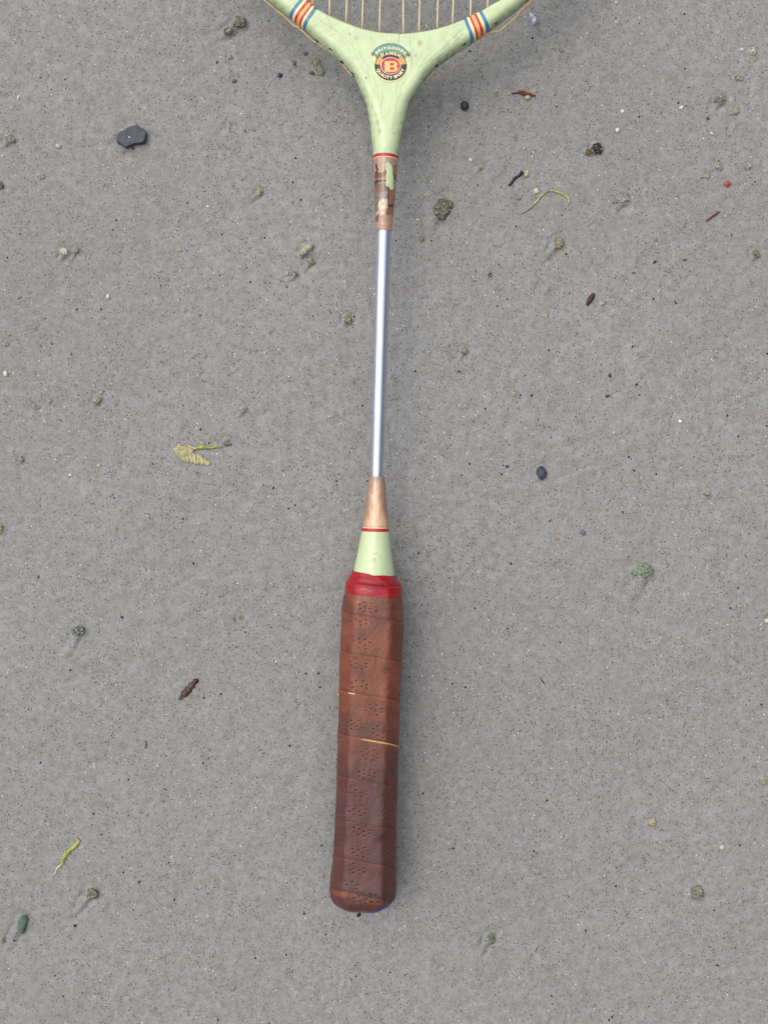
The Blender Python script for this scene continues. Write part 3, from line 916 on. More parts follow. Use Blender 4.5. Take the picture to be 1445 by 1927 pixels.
# ---- lacing cord on the outside of the frame
M_CORD = mat_plain('lacing_cord', (184, 168, 132), 0.55, 0.4, var=0.2, scale=500, bmp=0.3)
CORDS = [[(480, -16), (497, -1), (515, 14), (533, 29), (548, 43), (556, 48.5)], [(549, 45), (553, 48.5), (560, 50.5), (566, 50), (569, 51)], [(555, 49), (562, 53), (571, 60), (580, 68.5), (588, 76), (596, 80.5)],
         [(598, 82), (606, 88), (613, 92.5), (618, 94), (622, 95)], [(645, 121), (652, 130), (659, 138), (664, 142)],
         [(1016, -14), (1002, 0), (990, 11), (981, 19), (973, 29), (962, 40), (949, 51), (938, 58.5), (928, 60.5)], [(996, 1), (989, 9), (984, 17), (978, 22)], [(932, 47), (928, 53), (924, 60), (914, 64.5), (905, 69)], [(928, 60), (918, 64), (908, 70), (902, 73.5)],
         [(874, 86), (866, 92), (858, 100), (851, 107)], [(820, 127), (815, 135), (809, 142), (803, 148)]]
for c in CORDS:
    pts = smooth_poly(np.array([PR(x, y, -0.0006) for x, y in c]), 40)
    t = np.linspace(0, 1, 40)
    pts[:, 2] += 0.0002 * np.sin(t * 20)
    # ends dive into the frame
    co, f, tr = tube(pts, 0.00052 * (0.8 + 0.2 * np.sin(t * math.pi) ** 0.3), 8)
    part('lacing_cord', co, f, M_CORD, racket, None, tr)

# ---- round parts of the handle: lofts through measured stations
def axis_frame(c0, c1):
    d = c1 - c0
    return d / np.linalg.norm(d)
def loft(stations, nr, na, shape=None, ends=False):
    """stations: (py, xl, xr) in photo pixels; returns grid of rings"""
    S = np.array(stations, float)
    C = np.array([PR((xl + xr) / 2, py) for py, xl, xr in S])
    R = np.array([(xr - xl) / 2 * (D - c[2]) / F for (py, xl, xr), c in zip(S, C)])
    s = lens(C)
    t = np.linspace(0, s[-1], nr)
    Cc = np.stack([np.interp(t, s, C[:, i]) for i in range(3)], 1)
    Rr = np.interp(t, s, R)
    for _ in range(3):
        Cc[1:-1] = (Cc[:-2] + 2 * Cc[1:-1] + Cc[2:]) / 4
    ax = C[-1] - C[0]
    if S[-1, 0] - S[0, 0] < 60:
        ax = PR(696.1 + 12.7, 893) * -1 * -1 - PR(722.35, 435.6)
    ax = ax / np.linalg.norm(ax)
    sx = np.cross(ax, [0, 0, 1.0])
    sx /= np.linalg.norm(sx)
    if sx[0] < 0:
        sx = -sx
    up = np.cross(sx, ax)
    if up[2] < 0:
        up = -up
    return Cc, Rr, ax, sx, up, t
def ring_mesh(Cc, Rr, sx, up, ang, shape=None):
    sh = np.ones_like(ang) if shape is None else shape
    co = Cc[:, None, :] + Rr[:, None, None] * sh[None, :, None] * (sx[None, None, :] * np.cos(ang)[None, :, None] + up[None, None, :] * np.sin(ang)[None, :, None])
    return co
def faces_up(co, f, k=None):
    """orient a closed ring mesh outward by testing its topmost face"""
    cen = co[f].mean(1)
    i = np.argmax(cen[:, 2])
    t = co[f[i]]
    if np.cross(t[1] - t[0], t[2] - t[0])[2] < 0:
        return f[:, ::-1]
    return f
def cap_tris(co, n0, na, centre_idx, flip=False):
    return [(centre_idx, n0 + (k + 1) % na, n0 + k) if flip else (centre_idx, n0 + k, n0 + (k + 1) % na) for k in range(na)]

def simple_loft(name, stations, mat, nr=60, na=64, colfn=None, bulge=0.0, label=None, capped=True, wavy=0.0):
    Cc, Rr, ax, sx, up, t = loft(stations, nr, na)
    ang = np.linspace(0, 2 * np.pi, na, endpoint=False)
    if bulge:
        u = np.linspace(0, 1, nr)
        Rr = Rr * (1 + bulge * np.sqrt(np.clip(1 - (2 * u - 1) ** 4, 0, 1)))
    co = ring_mesh(Cc, Rr, sx, up, ang).reshape(-1, 3)
    f = faces_up(co, grid_faces(nr, na, True))
    tr = []
    if capped:
        n = len(co)
        co = np.vstack([co, Cc[0], Cc[-1]])
        tr = cap_tris(co, 0, na, n) + cap_tris(co, (nr - 1) * na, na, n + 1, True)
    col = colfn(co, to_px(co)) if colfn else None
    return part(name, co, f, mat, racket, col, tr, label)

# shaft: chromed steel
m, n, b = new_mat('chromed_steel')
v = coords(n)
mp = n.nodes.new('ShaderNodeMapping')
mp.inputs['Scale'].default_value = (1500, 6, 1500)
n.links.new(v, mp.inputs['Vector'])
g = noise(n, mp.outputs[0], 1.0, 4, 0.6)
n.links.new(mixc(n, maprange(n, g, 0.35, 0.7), (0.57, 0.635, 0.76), (0.48, 0.535, 0.65)), b.inputs['Base Color'])
b.inputs['Metallic'].default_value = 0.74
n.links.new(maprange(n, g, 0.3, 0.75, 0.20, 0.38), b.inputs['Roughness'])
sp_ = noise(n, v, 900.0, 3, 0.7)
M_STEEL = m
simple_loft('shaft', [(425, 708.6, 736.7), (436, 708.2, 736.4), (893, 696.4, 721.8), (905, 696.0, 721.4)], M_STEEL, 80, 64)

# upper ferrule: worn wood with torn varnish and paint
UF = [((168, 140, 124), None),
 ((112, 82, 66), [(600,560),(765,530),(805,640),(690,685),(605,695)]),
 ((96, 34, 40), [(630,380),(700,400),(760,345),(775,400),(755,450),(700,462),(640,480),(622,490),(612,430)]),
 ((150, 96, 70), [(612,480),(700,462),(760,455),(765,492),(640,500),(612,520)]),
 ((36, 22, 28), [(628,245),(640,290),(658,345),(652,400),(636,400),(626,330)]),
 ((30, 26, 40), [(600,522),(640,500),(765,490),(765,516),(650,545),(606,562)]),
 ((152, 108, 70), [(865,300),(935,280),(930,420),(870,430)]),
 ((66, 24, 18), [(865,430),(900,428),(930,440),(915,560),(892,500)]),
 ((150, 100, 64), [(818,630),(865,630),(915,560),(905,850),(812,830)]),
 ((134, 124, 128), [(690,665),(800,645),(800,735),(740,750),(690,740)]),
 ((112, 106, 98), [(606,695),(690,690),(664,820),(645,950),(608,930)]),
 ((62, 46, 42), [(785,590),(815,595),(812,800),(802,862),(785,780)]),
 ((54, 46, 48), [(790,830),(880,825),(880,868),(800,870)]),
 ((128, 92, 60), [(800,872),(890,868),(880,985),(850,965),(770,975),(760,910),(786,880)]),
 ((208, 194, 168), [(720,748),(770,760),(792,800),(775,880),(755,962),(730,962),(690,992),(680,920),(655,850),(678,790)]),
 ((96, 66, 60), [(618,1000),(670,955),(666,1060),(624,1085)]),
 ((208, 186, 166), [(632,930),(672,925),(664,955),(640,985)]),
 ((192, 218, 164), [(790,250),(772,268),(765,330),(776,370),(768,440),(765,580),(806,588),(830,632),(865,630),(862,450),(852,340),(832,290)])]
def uf_col(co, q):
    j = np.stack([vnoise(q[:, 0] / 2.2, q[:, 1] / 3.5, 60), vnoise(q[:, 0] / 2.2, q[:, 1] / 3.5, 61)], 1) * 0.9
    col = np.tile(lin(UF[0][0]), (len(q), 1))
    # fibres
    col *= (1 + 0.22 * vnoise(q[:, 0] / 1.2, q[:, 1] / 22, 62) + 0.12 * vnoise(q[:, 0] / 4, q[:, 1] / 5, 63))[:, None]
    for i, (rgb, poly) in enumerate(UF[1:-1]):
        pp = np.array([(620 + x / 7.225, 270 + y / 7.225) for x, y in poly])
        k = inside(q + j * 1.5, pp).astype(float)
        shade = (1 + 0.38 * vnoise(q[:, 0] / 2.5, q[:, 1] / 6, 64 + i % 3))[:, None]
        k = k * 0.90
        col = col * (1 - k[:, None]) + np.clip(lin(rgb) * shade, 0, 1) * k[:, None]
    low = sstep(414, 420, q[:, 1])
    col = paint(col, low * 0.7, (192, 152, 124))
    for yy in (424.5, 429.0, 432.2):
        col = paint(col, np.exp(-((q[:, 1] - yy + 0.02 * (q[:, 0] - 722) ** 2 * 0.35) / 0.7) ** 2) * 0.55, (120, 74, 52))
    dd = sstep(0.55, 0.85, vnoise(q[:, 0] / 1.5, q[:, 1] / 1.5, 66)) * sstep(402, 412, q[:, 1])
    return np.clip(paint(col, dd * 0.6, (130, 70, 62)), 0, 1)
UFO = simple_loft('upper_ferrule', [(299, 702.0, 748.6), (303, 702.0, 748.5), (367, 704.2, 743.8), (426, 706.2, 738.2), (435.5, 707.2, 737.6)], M_FERRULE, 560, 420, uf_col, label='worn wooden ferrule with torn varnish and a flake of green paint')

uco = np.empty(len(UFO.data.vertices) * 3, np.float32)
UFO.data.vertices.foreach_get('co', uco)
uco = uco.reshape(-1, 3)[:560 * 420].astype(float)
uq = to_px(uco)
flk = np.array([(620 + x / 7.225, 270 + y / 7.225) for x, y in UF[-1][1]])
uj = np.stack([vnoise(uq[:, 0] / 2.2, uq[:, 1] / 3.5, 60), vnoise(uq[:, 0] / 2.2, uq[:, 1] / 3.5, 61)], 1) * 0.5
uin = inside(uq + uj, flk) & (uco[:, 2] > z0(uco[:, 1]))
gf = grid_faces(560, 420, True)
gf = faces_up(uco, gf)
gf = gf[uin[gf].all(1)]
used = np.unique(gf)
rm = np.full(len(uco), -1)
rm[used] = np.arange(len(used))
gf = rm[gf]
vcen = np.column_stack([np.interp(uco[used, 1], [uco[:, 1].min(), uco[:, 1].max()], [PR(722.4, 435.5)[0], PR(725.3, 299)[0]]), uco[used, 1], z0(uco[used, 1])])
vn = uco[used] - vcen
vn /= np.linalg.norm(vn, axis=1)[:, None]
ed = {}
for qd in gf:
    for a_, b_ in zip(qd, np.roll(qd, -1)):
        k_ = (min(a_, b_), max(a_, b_))
        if k_ in ed:
            ed[k_] = None
        else:
            ed[k_] = (int(a_), int(b_))
nf = len(used)
side_f = [(b_, a_, a_ + nf, b_ + nf) for v_ in ed.values() if v_ for a_, b_ in [v_]]
fco = np.vstack([uco[used] + vn * 0.00030, uco[used] - vn * 0.0001])
part('paint_flake', fco, np.vstack([gf, np.array(side_f)]), mat_plain('flake_green', (190, 212, 166), 0.4, 0.4, var=0.06, scale=500, bmp=0.15), UFO, None, None, 'last flake of pale green paint on the worn ferrule')
M_RED = mat_plain('red_enamel', (180, 44, 50), 0.32, 0.5, var=0.12, scale=300, bmp=0.1)
M_LIP = mat_plain('cream_lip', (226, 200, 170), 0.4, 0.5, var=0.1, scale=300, bmp=0.1)
simple_loft('throat_ring', [(294.5, 701.0, 749.4), (300.3, 701.1, 749.2)], M_RED, 14, 96, bulge=0.012, label='red painted ring under the throat')
simple_loft('ring_edge', [(300.0, 701.3, 749.0), (302.2, 701.5, 748.8)], M_LIP, 8, 96)

# lower ferrule
def lf_col(co, q):
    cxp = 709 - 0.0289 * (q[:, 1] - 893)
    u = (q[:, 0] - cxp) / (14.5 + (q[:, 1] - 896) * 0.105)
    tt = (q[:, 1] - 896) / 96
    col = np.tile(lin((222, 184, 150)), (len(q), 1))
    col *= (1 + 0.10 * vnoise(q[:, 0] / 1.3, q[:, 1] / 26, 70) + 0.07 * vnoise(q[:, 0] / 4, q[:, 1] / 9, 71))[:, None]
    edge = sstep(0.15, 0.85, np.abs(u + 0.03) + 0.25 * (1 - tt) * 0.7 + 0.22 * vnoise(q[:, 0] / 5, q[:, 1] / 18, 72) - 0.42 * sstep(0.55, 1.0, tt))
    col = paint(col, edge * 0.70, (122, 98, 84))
    col = paint(col, (1 - sstep(0.04, 0.20, tt + 0.05 * vnoise(q[:, 0] / 3, q[:, 1] / 3, 73))) * 0.8, (150, 134, 126))
    spots = sstep(0.72, 0.9, vnoise(q[:, 0] / 1.6, q[:, 1] / 2.4, 74)) * (1 - sstep(0.4, 0.7, tt)) * sstep(0.05, 0.2, tt)
    col = paint(col, spots * 0.75, (60, 46, 40))
    col = paint(col, np.exp(-((q[:, 1] - 990.6) / 0.7) ** 2) * 0.5, (140, 92, 60))
    return np.clip(col, 0, 1)
simple_loft('lower_ferrule', [(896.5, 693.3, 724.2), (905, 692.6, 724.8), (950, 687.4, 728.4), (993.5, 682.6, 731.4)], M_FERRULE, 320, 260, lf_col, label='orange tan wooden ferrule at the foot of the shaft')
simple_loft('ring_edge', [(992.0, 681.6, 731.8), (993.6, 681.0, 732.0)], M_LIP, 8, 96)
simple_loft('neck_ring', [(993.4, 680.0, 732.0), (999.4, 680.2, 732.3)], M_RED, 14, 96, bulge=0.012, label='red painted ring above the green neck')

# neck cone, pale green, with two small marks of pale and dark arcs
def neck_col(co, q):
    col = np.tile(GREEN, (len(q), 1))
    col *= (1 + 0.03 * fbm(q[:, 0] / 9, q[:, 1] / 24, 80, 3))[:, None]
    d = sstep(0.62, 0.95, vnoise(q[:, 0] / 2, q[:, 1] / 9, 81)) * 0.25
    col = paint(col, d, (160, 175, 135))
    for (pts, rgb, wd) in (([(701.5, 1039), (702.2, 1042), (705, 1043.6), (708, 1041.5), (708.6, 1039.6)], (120, 135, 112), .8), ([(702, 1051), (701.6, 1055), (704, 1057.6), (707.8, 1056.4)], (110, 122, 105), .8),
                           ([(703, 1048.5), (706, 1049.6), (704.6, 1053), (707.4, 1053.6)], (120, 130, 112), .7), ([(702.4, 1037), (705, 1035.6), (708, 1037)], (236, 244, 230), .9), ([(702, 1048), (705, 1046.8), (708, 1048.2)], (236, 244, 230), .9)):
        dd = dist_poly(q, np.array(pts))
        col = paint(col, np.exp(-(dd / wd) ** 2) * 0.5, rgb)
    return np.clip(col, 0, 1)
simple_loft('neck', [(999.2, 680.8, 732.2), (1030, 675, 735.8), (1075, 665.2, 742), (1092, 662, 744.4)], M_GREEN, 380, 300, neck_col)

# ---- grip: octagonal handle, leather strip wound in a spiral
GR = [(1090, 658, 752), (1098, 653.0, 755.0), (1106, 650.8, 755.8), (1114, 650, 755.8), (1122, 647.2, 757), (1131, 645.2, 758), (1173, 643, 758.5), (1236, 640.6, 755.6), (1325, 638.5, 751.4), (1395, 636.9, 749.3), (1491, 633, 746.8), (1560, 630, 746), (1625, 626.8, 744.6), (1640, 624.5, 744.8), (1653, 622, 745.6), (1668, 621.2, 745.6), (1682, 623, 744), (1690, 626, 741), (1697, 632, 735), (1703, 645, 723)]
def oct_shape(ang, hx=1.0, hz=0.90, fx=0.60, fz=0.42, sm=9):
    poly = np.array([(fx, hz), (hx, fz), (hx, -fz), (fx, -hz), (-fx, -hz), (-hx, -fz), (-hx, fz), (-fx, hz)])
    a = np.linspace(0, 2 * np.pi, 1440, endpoint=False)
    d = np.stack([np.cos(a), np.sin(a)], 1)
    r = np.full(len(a), 9.0)
    for i in range(8):
        p, q = poly[i], poly[(i + 1) % 8]
        nrm = np.array([p[1] - q[1], q[0] - p[0]])
        nrm = nrm / np.linalg.norm(nrm)
        if nrm @ p < 0:
            nrm = -nrm
        k = d @ nrm
        rr = np.where(k > 1e-6, (nrm @ p) / np.maximum(k, 1e-6), 9)
        r = np.minimum(r, rr)
    k = np.hanning(111)
    k /= k.sum()
    r = np.convolve(np.r_[r[-120:], r, r[:120]], k, 'same')[120:-120]
    return np.interp(ang % (2 * np.pi), np.r_[a, 2 * np.pi], np.r_[r, r[0]])
NR = 1150
top_a = np.linspace(-0.25, np.pi + 0.25, 330)
bot_a = np.linspace(np.pi + 0.25, 2 * np.pi - 0.25, 40)[1:-1]
ANG = np.r_[top_a, bot_a]
NA = len(ANG)
Cc, Rr, AX, SX, UP, tt = loft(GR, NR, NA)
Rs = Rr.copy()
for _ in range(60):
    Rs[1:-1] = (Rs[:-2] + 2 * Rs[1:-1] + Rs[2:]) / 4
Rr = Rs
shape = oct_shape(ANG)
# octagon fades to round under the tape
gp = to_px(Cc)
pyc = gp[:, 1]
fade = sstep(1092, 1150, pyc)[:, None]
SHP = shape[None, :] * fade + (1 - fade) * (0.5 * shape + 0.5 * 0.965)[None, :]
# helix coordinate (photo px down the axis): seam height against angle, 0 at the left silhouette
phi = (np.pi - ANG) % (2 * np.pi)                       # 0 at left, pi at right over the top
drop = np.where(phi <= np.pi, 31 * phi / np.pi, 31 + 45 * (phi - np.pi) / np.pi)
seam_left = np.array([1064, 1146, 1220, 1294, 1376, 1455, 1536, 1606, 1665, 1745])
co0 = Cc[:, None, :] + (Rr[:, None] * SHP)[..., None] * (SX * np.cos(ANG)[None, :, None] + UP * np.sin(ANG)[None, :, None])
py0 = to_px(co0.reshape(-1, 3))[:, 1].reshape(NR, NA)
py0 = np.where(np.sin(ANG)[None, :] > -0.26, py0, pyc[:, None])
drop2 = np.where(phi <= np.pi, 1.0, 0.0)[None, :] * np.interp(py0, [1600, 1690], [0, 9]) * (phi / np.pi)[None, :]
hel = py0 - drop[None, :] - drop2
wid = np.interp(hel, seam_left, np.arange(len(seam_left)))       # wrap number + fraction
wk = np.floor(wid).astype(int)
fr = wid - wk
wig = 0
pitch = 76.0
dist_below = fr * pitch                                 # px below the strip's upper edge
# the strip rides over the one above it: raised lip at its upper edge
lip = np.exp(-dist_below / 16.0) * sstep(0.0, 1.6, dist_below)
above = (1 - fr) * pitch
groove = np.exp(-(above / 2.2) ** 2)
A2, P2 = np.meshgrid(ANG, pyc)
disp = 0.00036 * lip - 0.00010 * groove
disp += 0.00022 * fbm(A2 * 2.2 + 5, P2 / 46, 90, 3) + 0.00006 * fbm(A2 * 9, P2 / 8, 94, 3)
co = Cc[:, None, :] + (Rr[:, None] * SHP + disp)[..., None] * (SX * np.cos(ANG)[None, :, None] + UP * np.sin(ANG)[None, :, None])
gq = to_px(co.reshape(-1, 3))
g6 = lambda x, y: (590 + x / 5.668, 1060 + y / 5.668)
g7 = lambda x, y: (590 + x / 4.941, 1370 + y / 4.941)
CL = [g6(580, 475), g6(475, 610), g6(905, 545), g6(850, 710), g6(520, 857), g6(872, 950), g6(480, 1078), g6(835, 1160), g6(490, 1308), g6(855, 1385), g6(640, 1562), g6(720, 1800), g6(335, 1470), g6(345, 1690), g6(440, 1725), g6(865, 1120),
      g7(525, 250), g7(500, 435), g7(745, 280), g7(738, 462), g7(415, 590), g7(715, 625), g7(405, 762), g7(690, 815), g7(450, 955), g7(705, 990), g7(440, 1150), g7(702, 1180), g7(400, 1312), g7(330, 1470), g7(275, 150), g7(268, 345), g7(290, 550), g7(245, 850), g7(235, 1060)]
HOLE = [(-.42, -1.0), (.42, -.95), (-1.0, -.45), (.95, -.30), (-.35, -.12), (.25, .22), (-.92, .40), (.95, .50), (-.45, .95), (.38, .98)]
top_mask = (np.sin(A2) > -0.1).ravel()
hk = np.zeros(len(gq))
hlip = np.zeros(len(gq))
r2 = np.random.RandomState(3)
cxa = np.interp(gq[:, 1], [1100, 1716], [704, 683])
hwa = 59.0
for ci, (hx, hy) in enumerate(CL):
    c0 = np.interp(hy, [1100, 1716], [704, 683])
    sq = math.sqrt(max(0.12, 1 - min(0.97, abs(hx - c0) / 58) ** 2))     # foreshortened towards the silhouettes
    sq = 1.0 if abs(hx - c0) < 34 else max(0.42, sq)
    tiltv = 0.12 + r2.uniform(-.06, .06)
    near = np.where((np.abs(gq[:, 0] - hx) < 26) & (np.abs(gq[:, 1] - hy) < 22) & top_mask)[0]
    for (ox, oy) in HOLE:
        if r2.rand() < 0.06:
            continue
        x = hx + ox * 15.5 * sq + r2.uniform(-1, 1)
        y = hy + oy * 9.2 + ox * 15 * tiltv * 0.8 + r2.uniform(-.8, .8)
        k = 0.75 + 0.45 * r2.rand()
        e = np.sqrt(((gq[near, 0] - x) / (1.5 * sq * k)) ** 2 + ((gq[near, 1] - y) / (1.0 * k)) ** 2)
        hk[near] = np.maximum(hk[near], 1 - sstep(0.55, 1.25, e))
        e2 = np.sqrt(((gq[near, 0] - x) / (2.3 * sq)) ** 2 + ((gq[near, 1] - y - 1.6) / 0.9) ** 2)
        hlip[near] = np.maximum(hlip[near], np.exp(-e2 ** 2) * 0.8)
co = co.reshape(-1, 3)
rad_dir = (SX * np.cos(ANG)[None, :, None] + UP * np.sin(ANG)[None, :, None]) + np.zeros((NR, NA, 1))
rad_dir = rad_dir.reshape(-1, 3)
co -= rad_dir * (hk * 0.00062)[:, None]
# leather colour: redder near the tape, darker and purple with sweat and water further down
px_, py_ = gq[:, 0], gq[:, 1]
tcol = sstep(1300, 1480, py_ + 26 * vnoise(px_ / 30, py_ / 40, 100))
col = lin((126, 70, 49)) * (1 - tcol[:, None]) + lin((90, 53, 50)) * tcol[:, None]
col *= (1 + 0.16 * fbm(px_ / 18, py_ / 22, 101, 3) + 0.10 * vnoise(px_ / 1.3, py_ / 1.3, 104))[:, None]
wet = sstep(0.05, 0.55, fbm(px_ / 34 + 4, py_ / 30, 105, 3) + 0.35 * tcol - 0.1)
col = paint(col, wet * 0.5, (84, 50, 46))
db = dist_below.ravel()
ab = above.ravel()
rnd_w = np.array([.2, .15, .35, .6, .4, .1, .1, .25, .1, .35, .3])
rw = rnd_w[np.clip(wk.ravel(), 0, 10)]
col = paint(col, np.exp(-db / 9.0) * rw * 0.7, (148, 80, 50))                 # rubbed, orange along each edge
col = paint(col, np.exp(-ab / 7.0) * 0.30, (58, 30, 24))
edge_line = np.exp(-((db - 0.6) / 0.75) ** 2)
col = paint(col, edge_line * np.clip(0.05 + rw * 0.8 + 0.3 * vnoise(px_ / 9, py_ / 9, 107), 0, 1), (160, 92, 58))
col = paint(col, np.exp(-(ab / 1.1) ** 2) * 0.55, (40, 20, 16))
gold = (wk.ravel() == 4) & (px_ > 674)
col = paint(col, np.exp(-((db - 1.0) / 1.5) ** 2) * gold * sstep(674, 690, px_) * 1.0, (222, 178, 114))
gold2 = (wk.ravel() == 3) & (px_ > 655) & (px_ < 668)
col = paint(col, np.exp(-((db - 0.8) / 1.0) ** 2) * gold2, (226, 206, 180))
for (sx, sy, rx, ry, rgb, k) in ((712, 1576, 13, 9, (52, 22, 14), .85), (680, 1562, 20, 12, (84, 38, 18), .6), (715, 1477, 4, 7, (50, 48, 52), .8), (712, 1528, 16, 16, (80, 62, 66), .5), (708, 1612, 20, 12, (78, 52, 56), .6), (690, 1690, 24, 7, (36, 22, 18), .85),
                                 (670, 1684, 14, 6, (50, 30, 24), .7), (727, 1688, 14, 12, (62, 50, 52), .6), (636, 1530, 14, 26, (78, 50, 50), .5), (690, 1370, 28, 10, (62, 38, 40), .6), (654, 1222, 3.5, 9, (50, 26, 24), .6), (668, 1236, 6, 5, (58, 34, 32), .5), (726, 1260, 8, 7, (56, 36, 40), .55), (737, 1090 + 40, 12, 18, (84, 58, 48), .35)):
    d = np.sqrt(((px_ - sx) / rx) ** 2 + ((py_ - sy) / ry) ** 2) + 0.35 * vnoise(px_ / 5, py_ / 5, 109)
    col = paint(col, np.exp(-d ** 2) * k, rgb)
# orange strip at the very end
endo = (wk.ravel() >= 8)
col = paint(col, endo * sstep(0.5, 3, db) * (1 - sstep(6, 14, db)) * 0.6 * sstep(618, 632, px_) * (1 - 0.6 * sstep(690, 715, px_)), (146, 80, 52))
col = paint(col, np.clip(hlip - hk, 0, 1) * 0.32, (176, 116, 76))
col = paint(col, hk * 0.9, (24, 12, 10))
col = np.clip(col, 0, 1)
GRIP_CO = co.copy()
# cut: nothing under the tape, and a slanted end over the blue cap
allq = grid_faces(NR, NA, True)
allq = faces_up(co, allq)
fpy = np.repeat(pyc[:-1], NA)
# wrap number of each face: that of its first corner row
fk = wk[:-1, :].ravel()
fcen_x = gq[allq, 0].mean(1)
fcen_y = gq[allq, 1].mean(1)
lim = np.interp(fcen_x, [620, 650, 690, 712, 722, 742, 750], [1720, 1720, 1718, 1712, 1706, 1694, 1687])
keep = (fpy > 1108) & ((fcen_y < lim) | (np.repeat(np.sin(ANG)[None, :], NR - 1, 0).ravel() < -0.2))
keep &= fpy < 1716
for k in range(0, 10):
    sel = keep & (fk == k)
    if sel.sum() < 50:
        continue
    q = allq[sel]
    used = np.unique(q)
    remap = np.full(len(co), -1)
    remap[used] = np.arange(len(used))
    part('leather_wrap', co[used], remap[q], M_LEATHER, racket, col[used])

# blue cap on the butt
M_BLUE = mat_plain('blue_cap', (30, 66, 140), 0.45, 0.4, var=0.2, scale=400, bmp=0.2)
capst = [(1662, 624.5, 742.6), (1676, 626, 742.3), (1686, 629.5, 740.0), (1695, 635.5, 733.5), (1702, 645, 724.5), (1704.3, 649, 720)]
Cb, Rb, _, _, _, _ = loft(capst, 40, 96)
angc = np.linspace(0, 2 * np.pi, 96, endpoint=False)
shc = oct_shape(angc)
cb = ring_mesh(Cb, Rb, SX, UP, angc, shc).reshape(-1, 3)
fcb = faces_up(cb, grid_faces(40, 96, True))
cb = np.vstack([cb, Cb[0], Cb[-1]])
part('end_cap', cb, fcb, M_BLUE, racket, None, cap_tris(cb, 0, 96, 40 * 96) + cap_tris(cb, 39 * 96, 96, 40 * 96 + 1, True), 'blue cap showing at the butt end')

# red tape over the top of the grip
TS = [(1077.5, 663.4, 742.6), (1080, 662.2, 744.2), (1084, 659.7, 747.0), (1090, 656.2, 751.0), (1098, 651.8, 755.8), (1105, 649.6, 756.8), (1112, 649.4, 756.8), (1117, 649.2, 757.0)]
NT, NTA = 150, 260
Ct, Rt, _, _, _, _ = loft(TS, NT, NTA)
angt = np.linspace(0, 2 * np.pi, NTA, endpoint=False)
for _ in range(6):
    Rt[1:-1] = (Rt[:-2] + 2 * Rt[1:-1] + Rt[2:]) / 4
pt = to_px(Ct)[:, 1]
u = np.linspace(0, 1, NT)
sh_t = (0.5 * oct_shape(angt) + 0.5 * 0.975)
At, Ut = np.meshgrid(angt, u)
dt = 0.0003 * Ut + 0.00014 * fbm(At * 2.4 + 3, Ut * 5, 120, 3) - 0.0007 * np.exp(-((Ut - 0.45 - 0.05 * np.sin(At * 2 + 1)) / 0.07) ** 2) * sstep(0.15, 0.6, np.sin(At)) + 0.0003 * np.exp(-((Ut - 0.56) / 0.06) ** 2)
slant = (np.cos(At) * 3.0 * PX) + 0.00012 * fbm(At * 2, Ut * 0 + 2, 124, 2)        # the right side sits lower
shp2 = np.linspace(0.4, 1, NT)[:, None] * sh_t[None, :] + (1 - np.linspace(0.4, 1, NT)[:, None])
ct = Ct[:, None, :] + (Rt[:, None] * shp2 + dt)[..., None] * (SX * np.cos(angt)[None, :, None] + UP * np.sin(angt)[None, :, None])
ct[..., 1] -= slant * np.linspace(1, 0.55, NT)[:, None]
ct = ct.reshape(-1, 3)
tq = to_px(ct)
ctc = np.tile(lin((158, 24, 40)), (len(ct), 1))
ctc *= (1 + 0.12 * fbm(tq[:, 0] / 14, tq[:, 1] / 6, 125, 3))[:, None]
ctc = paint(ctc, sstep(0.1, 0.6, vnoise(tq[:, 0] / 9, tq[:, 1] / 4, 128)) * 0.35 * sstep(1094, 1100, tq[:, 1]), (150, 42, 60))
for (sx, sy, rx, ry, k) in ((720, 1101, 4, 3, .85), (718, 1106, 3, 4, .7), (693, 1103, 16, 3, .4), (734, 1110, 3, 1.5, .5)):
    d = np.sqrt(((tq[:, 0] - sx) / rx) ** 2 + ((tq[:, 1] - sy) / ry) ** 2) + 0.3 * vnoise(tq[:, 0] / 2, tq[:, 1] / 2, 129)
    ctc = paint(ctc, np.exp(-d ** 2) * k, (84, 30, 44))
ft = faces_up(ct, grid_faces(NT, NTA, True))
part('tape', ct, ft, M_TAPE, racket, np.clip(ctc, 0, 1), None, 'red tape wound over the top of the leather')

# ---- emblem on the throat: thin transfers lying on the flat of the frame
def em(px, py, lift):
    return PR(px, py, T_ARM + lift)
ECX, ECY = 735.0, 123.7
def flat_mat(name, rgb):
    m, n, b = new_mat(name)
    v = coords(n)
    g = noise(n, v, 2200.0, 3, 0.7)
    g2 = noise(n, v, 500.0, 3, 0.7)
    c = mixc(n, mathn(n, 'MULTIPLY', maprange(n, g2, 0.45, 0.75), 0.10), lin(rgb), lin((210, 215, 170)) * 0.8)
    c = mixc(n, mathn(n, 'MULTIPLY', maprange(n, g, 0.64, 0.72), 0.45), c, lin((90, 96, 70)))
    n.links.new(c, b.inputs['Base Color'])
    b.inputs['Roughness'].default_value = 0.35
    return m
ME = {k: flat_mat('emblem_' + k, c) for k, c in dict(film=(216, 228, 172), black=(34, 34, 32), amber=(208, 160, 90), teal=(88, 152, 140), red=(204, 52, 58), cream=(248, 232, 190), white=(244, 232, 220), yellow=(238, 196, 122), grey=(90, 112, 88)).items()}
